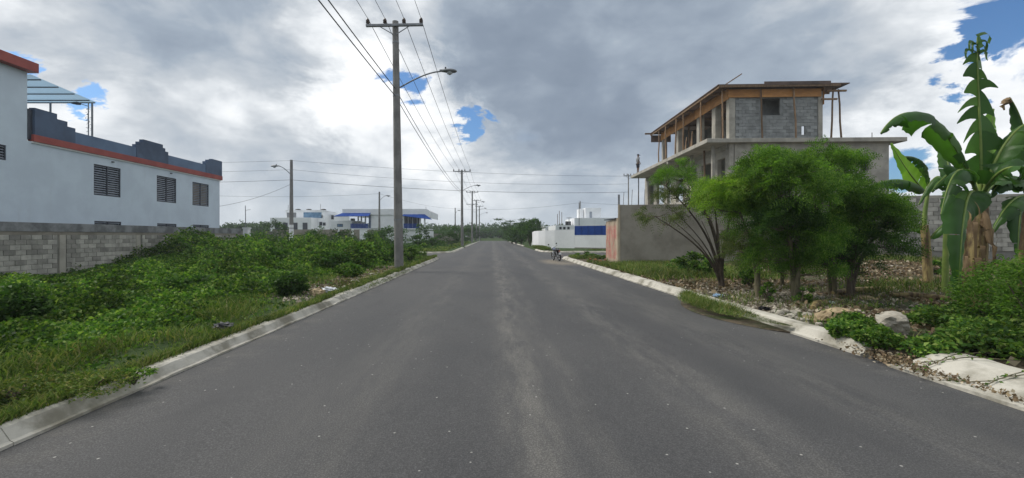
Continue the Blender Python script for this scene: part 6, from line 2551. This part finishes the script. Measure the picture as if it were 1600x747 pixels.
def build_bananas():
    G = 'banana plants on the right lot'
    # 1. the big one
    d = 8.0
    b = gb(1522, d)
    root = empty('banana_plant', b)
    tag(root, 'large banana plant with tall tattered upright leaf and thick peeling stem', 'banana plant', G)
    top = W(1532, 305, d)
    banana_trunk(root, top[2] - b[2], .19, .115, (top[0] - b[0], 0))
    dry_skirt(root, 1.7, .16, 12, 5)
    T0 = W(1531, 318, d)
    T1 = W(1534, 285, d)
    spear_leaf(root, [T0, W(1536, 240, d), W(1526, 140, d - .05), W(1527, 58, d)])
    banana_leaf(root, [T0, W(1500, 205, d - .3), W(1425, 130, d - .6), W(1376, 208, d - .7)], .66, 'bleaf', .65, (0, 1, -.15), .95, .20, 44, seed=2)
    banana_leaf(root, [T0, W(1512, 250, d - .3), W(1490, 240, d - .7), W(1470, 335, d - .8)], .60, 'bleaf', .45, (.35, 1, 0), .75, .18, 40, seed=3)
    banana_leaf(root, [T0, W(1515, 270, d - .5), W(1502, 310, d - .95), W(1497, 470, d - .95)], .62, 'bleaf', .40, (1, .25, 0), .45, .10, 46, seed=4)
    banana_leaf(root, [T0, W(1560, 225, d - .2), W(1590, 180, d - .2), W(1640, 190, d - .3)], .66, 'bleaf', .35, (0, 1, .2), .7, .2, 40, seed=6)
    banana_leaf(root, [T0, W(1550, 265, d - .4), W(1585, 235, d - .8), W(1640, 290, d - .9)], .62, 'bleaf', .4, (.2, 1, 0), .7, .2, 40, seed=7)
    banana_leaf(root, [T0, W(1560, 260, d + .5), W(1600, 260, d + .9), W(1640, 330, d + 1.0)], .60, 'bleaf', .4, (0, 1, 0), .7, .2, 36, seed=8)
    banana_leaf(root, [T0, W(1545, 245, d + .2), W(1548, 215, d + .3), W(1552, 170, d + .5)], .52, 'bleaf_lt', .15, (1, .2, 0), .25, .2, 30, seed=9)
    banana_leaf(root, [T0, W(1530, 265, d + .5), W(1500, 240, d + 1.0), W(1455, 300, d + 1.3)], .56, 'bleaf', .4, (0, 1, 0), .8, .2, 36, seed=10)
    banana_leaf(root, [W(1534, 330, d), W(1545, 330, d - .3), W(1552, 350, d - .35), W(1552, 420, d - .3)], .25, 'bleaf_dry', .8, (1, 0, 0), 1.1, .1, 20, seed=13)
    # 2. cut stump with young leaves behind
    d = 11.6
    b = gb(1450, d)
    root = empty('banana_plant', b)
    tag(root, 'slim banana plant with cut stem and bright upright young leaf', 'banana plant', G)
    tp = W(1444, 352, d)
    banana_trunk(root, tp[2] - b[2], .11, .085, (tp[0] - b[0], 0))
    mb = MB()
    a = Vector(tp) - Vector(b)
    mb.tube([a + Vector((0, .02, -.3)), a + Vector((.05, .03, .35)), a + Vector((.13, .03, .85))], [.06, .05, .035], 8)
    mb.build('young_stem', M['bstalk'], root)
    Y0 = tuple(a + Vector((.13, .03, .8)) + Vector(b))
    banana_leaf(root, [Y0, W(1438, 292, d - .2), W(1420, 275, d - .3), W(1392, 224, d - .4)], .52, 'bleaf_lt', .0, (.8, .2, .55), .12, .16, 30, seed=21)
    banana_leaf(root, [Y0, W(1455, 262, d), W(1440, 238, d), W(1404, 246, d - .1)], .46, 'bleaf', .9, (0, 1, 0), 1.0, .1, 36, seed=22)
    banana_leaf(root, [Y0, W(1430, 280, d - .3), W(1390, 268, d - .6), W(1340, 302, d - .8)], .55, 'bleaf', .55, (0, 1, 0), 1.0, .1, 36, seed=23)
    banana_leaf(root, [Y0, W(1470, 262, d), W(1492, 262, d), W(1515, 300, d)], .5, 'bleaf', .4, (0, 1, 0), .8, .1, 30, seed=24)
    banana_leaf(root, [W(1448, 380, d), W(1470, 350, d - .2), W(1490, 335, d - .2), W(1512, 350, d - .2)], .40, 'bleaf', .2, (0, 1, 0), .6, .1, 24, seed=25)
    banana_leaf(root, [W(1452, 372, d + .1), W(1445, 355, d + .2), W(1430, 350, d + .2), W(1398, 368, d + .2)], .34, 'bleaf', .2, (0, 1, 0), .5, .1, 24, seed=26)
    # 3. slim plant between
    d = 10.6
    b = gb(1477, d)
    root = empty('banana_plant', b)
    tag(root, 'young thin banana plant half hidden behind the hanging leaf', 'banana plant', G)
    tp = W(1482, 310, d)
    banana_trunk(root, tp[2] - b[2], .07, .05, (tp[0] - b[0], 0), M['bstalk'])
    banana_leaf(root, [tp, W(1484, 262, d), W(1500, 235, d), W(1525, 262, d)], .46, 'bleaf', .35, (.2, 1, 0), .8, .12, 30, seed=31)
    banana_leaf(root, [tp, W(1475, 268, d), W(1462, 258, d), W(1435, 320, d)], .46, 'bleaf', .35, (.2, 1, 0), .8, .12, 30, seed=32)
    banana_leaf(root, [tp, W(1486, 270, d + .4), W(1480, 238, d + .6), W(1470, 230, d + .8)], .42, 'bleaf', .2, (1, .3, 0), .4, .12, 26, seed=33)
    # 4. plant at the right edge
    d = 8.6
    b = gb(1604, d)
    root = empty('banana_plant', b)
    tag(root, 'banana plant with dark drooping leaves right of the thick peeling stem', 'banana plant', G)
    tp = W(1608, 310, d)
    banana_trunk(root, tp[2] - b[2], .14, .09, (tp[0] - b[0], 0))
    banana_leaf(root, [tp, W(1600, 275, d), W(1570, 262, d - .2), W(1545, 310, d - .2)], .58, 'bleaf', .5, (0, 1, 0), .9, .14, 34, seed=41)
    banana_leaf(root, [tp, W(1604, 250, d), W(1610, 200, d), W(1578, 152, d)], .42, 'bleaf', .6, (1, .3, 0), 1.0, .2, 34, seed=42)
    banana_leaf(root, [tp, W(1594, 300, d - .3), W(1575, 310, d - .5), W(1548, 365, d - .5)], .52, 'bleaf', .5, (.1, 1, 0), .9, .14, 34, seed=43)
    banana_leaf(root, [tp, W(1598, 300, d - .4), W(1592, 320, d - .6), W(1590, 400, d - .7)], .50, 'bleaf', .4, (1, .2, 0), .6, .14, 34, seed=44)
    banana_leaf(root, [tp, W(1620, 260, d), W(1650, 240, d), W(1690, 300, d)], .58, 'bleaf', .4, (0, 1, 0), .8, .14, 34, seed=45)
    banana_leaf(root, [W(1580, 160, d), W(1574, 150, d), W(1566, 152, d), W(1570, 172, d)], .24, 'bleaf_dry', .9, (1, .3, 0), 1.0, 0, 12, seed=46)


build_bananas()

# ------------------------------------------------------------------ thin humid air
HZ = bpy.data.materials.new('haze')
HZ.use_nodes = True
T_ = NT(HZ.node_tree)
T_.n('ShaderNodeOutputMaterial', {'Volume': T_.n('ShaderNodeVolumePrincipled', {'Color': (.86, .93, 1.0), 'Density': .0007, 'Anisotropy': .2}).outputs[0]})
mb = MB()
mb.box(-950, 950, -60, 1650, -1.2, 14.0)
tag(mb.build('haze', HZ), kind='stuff')
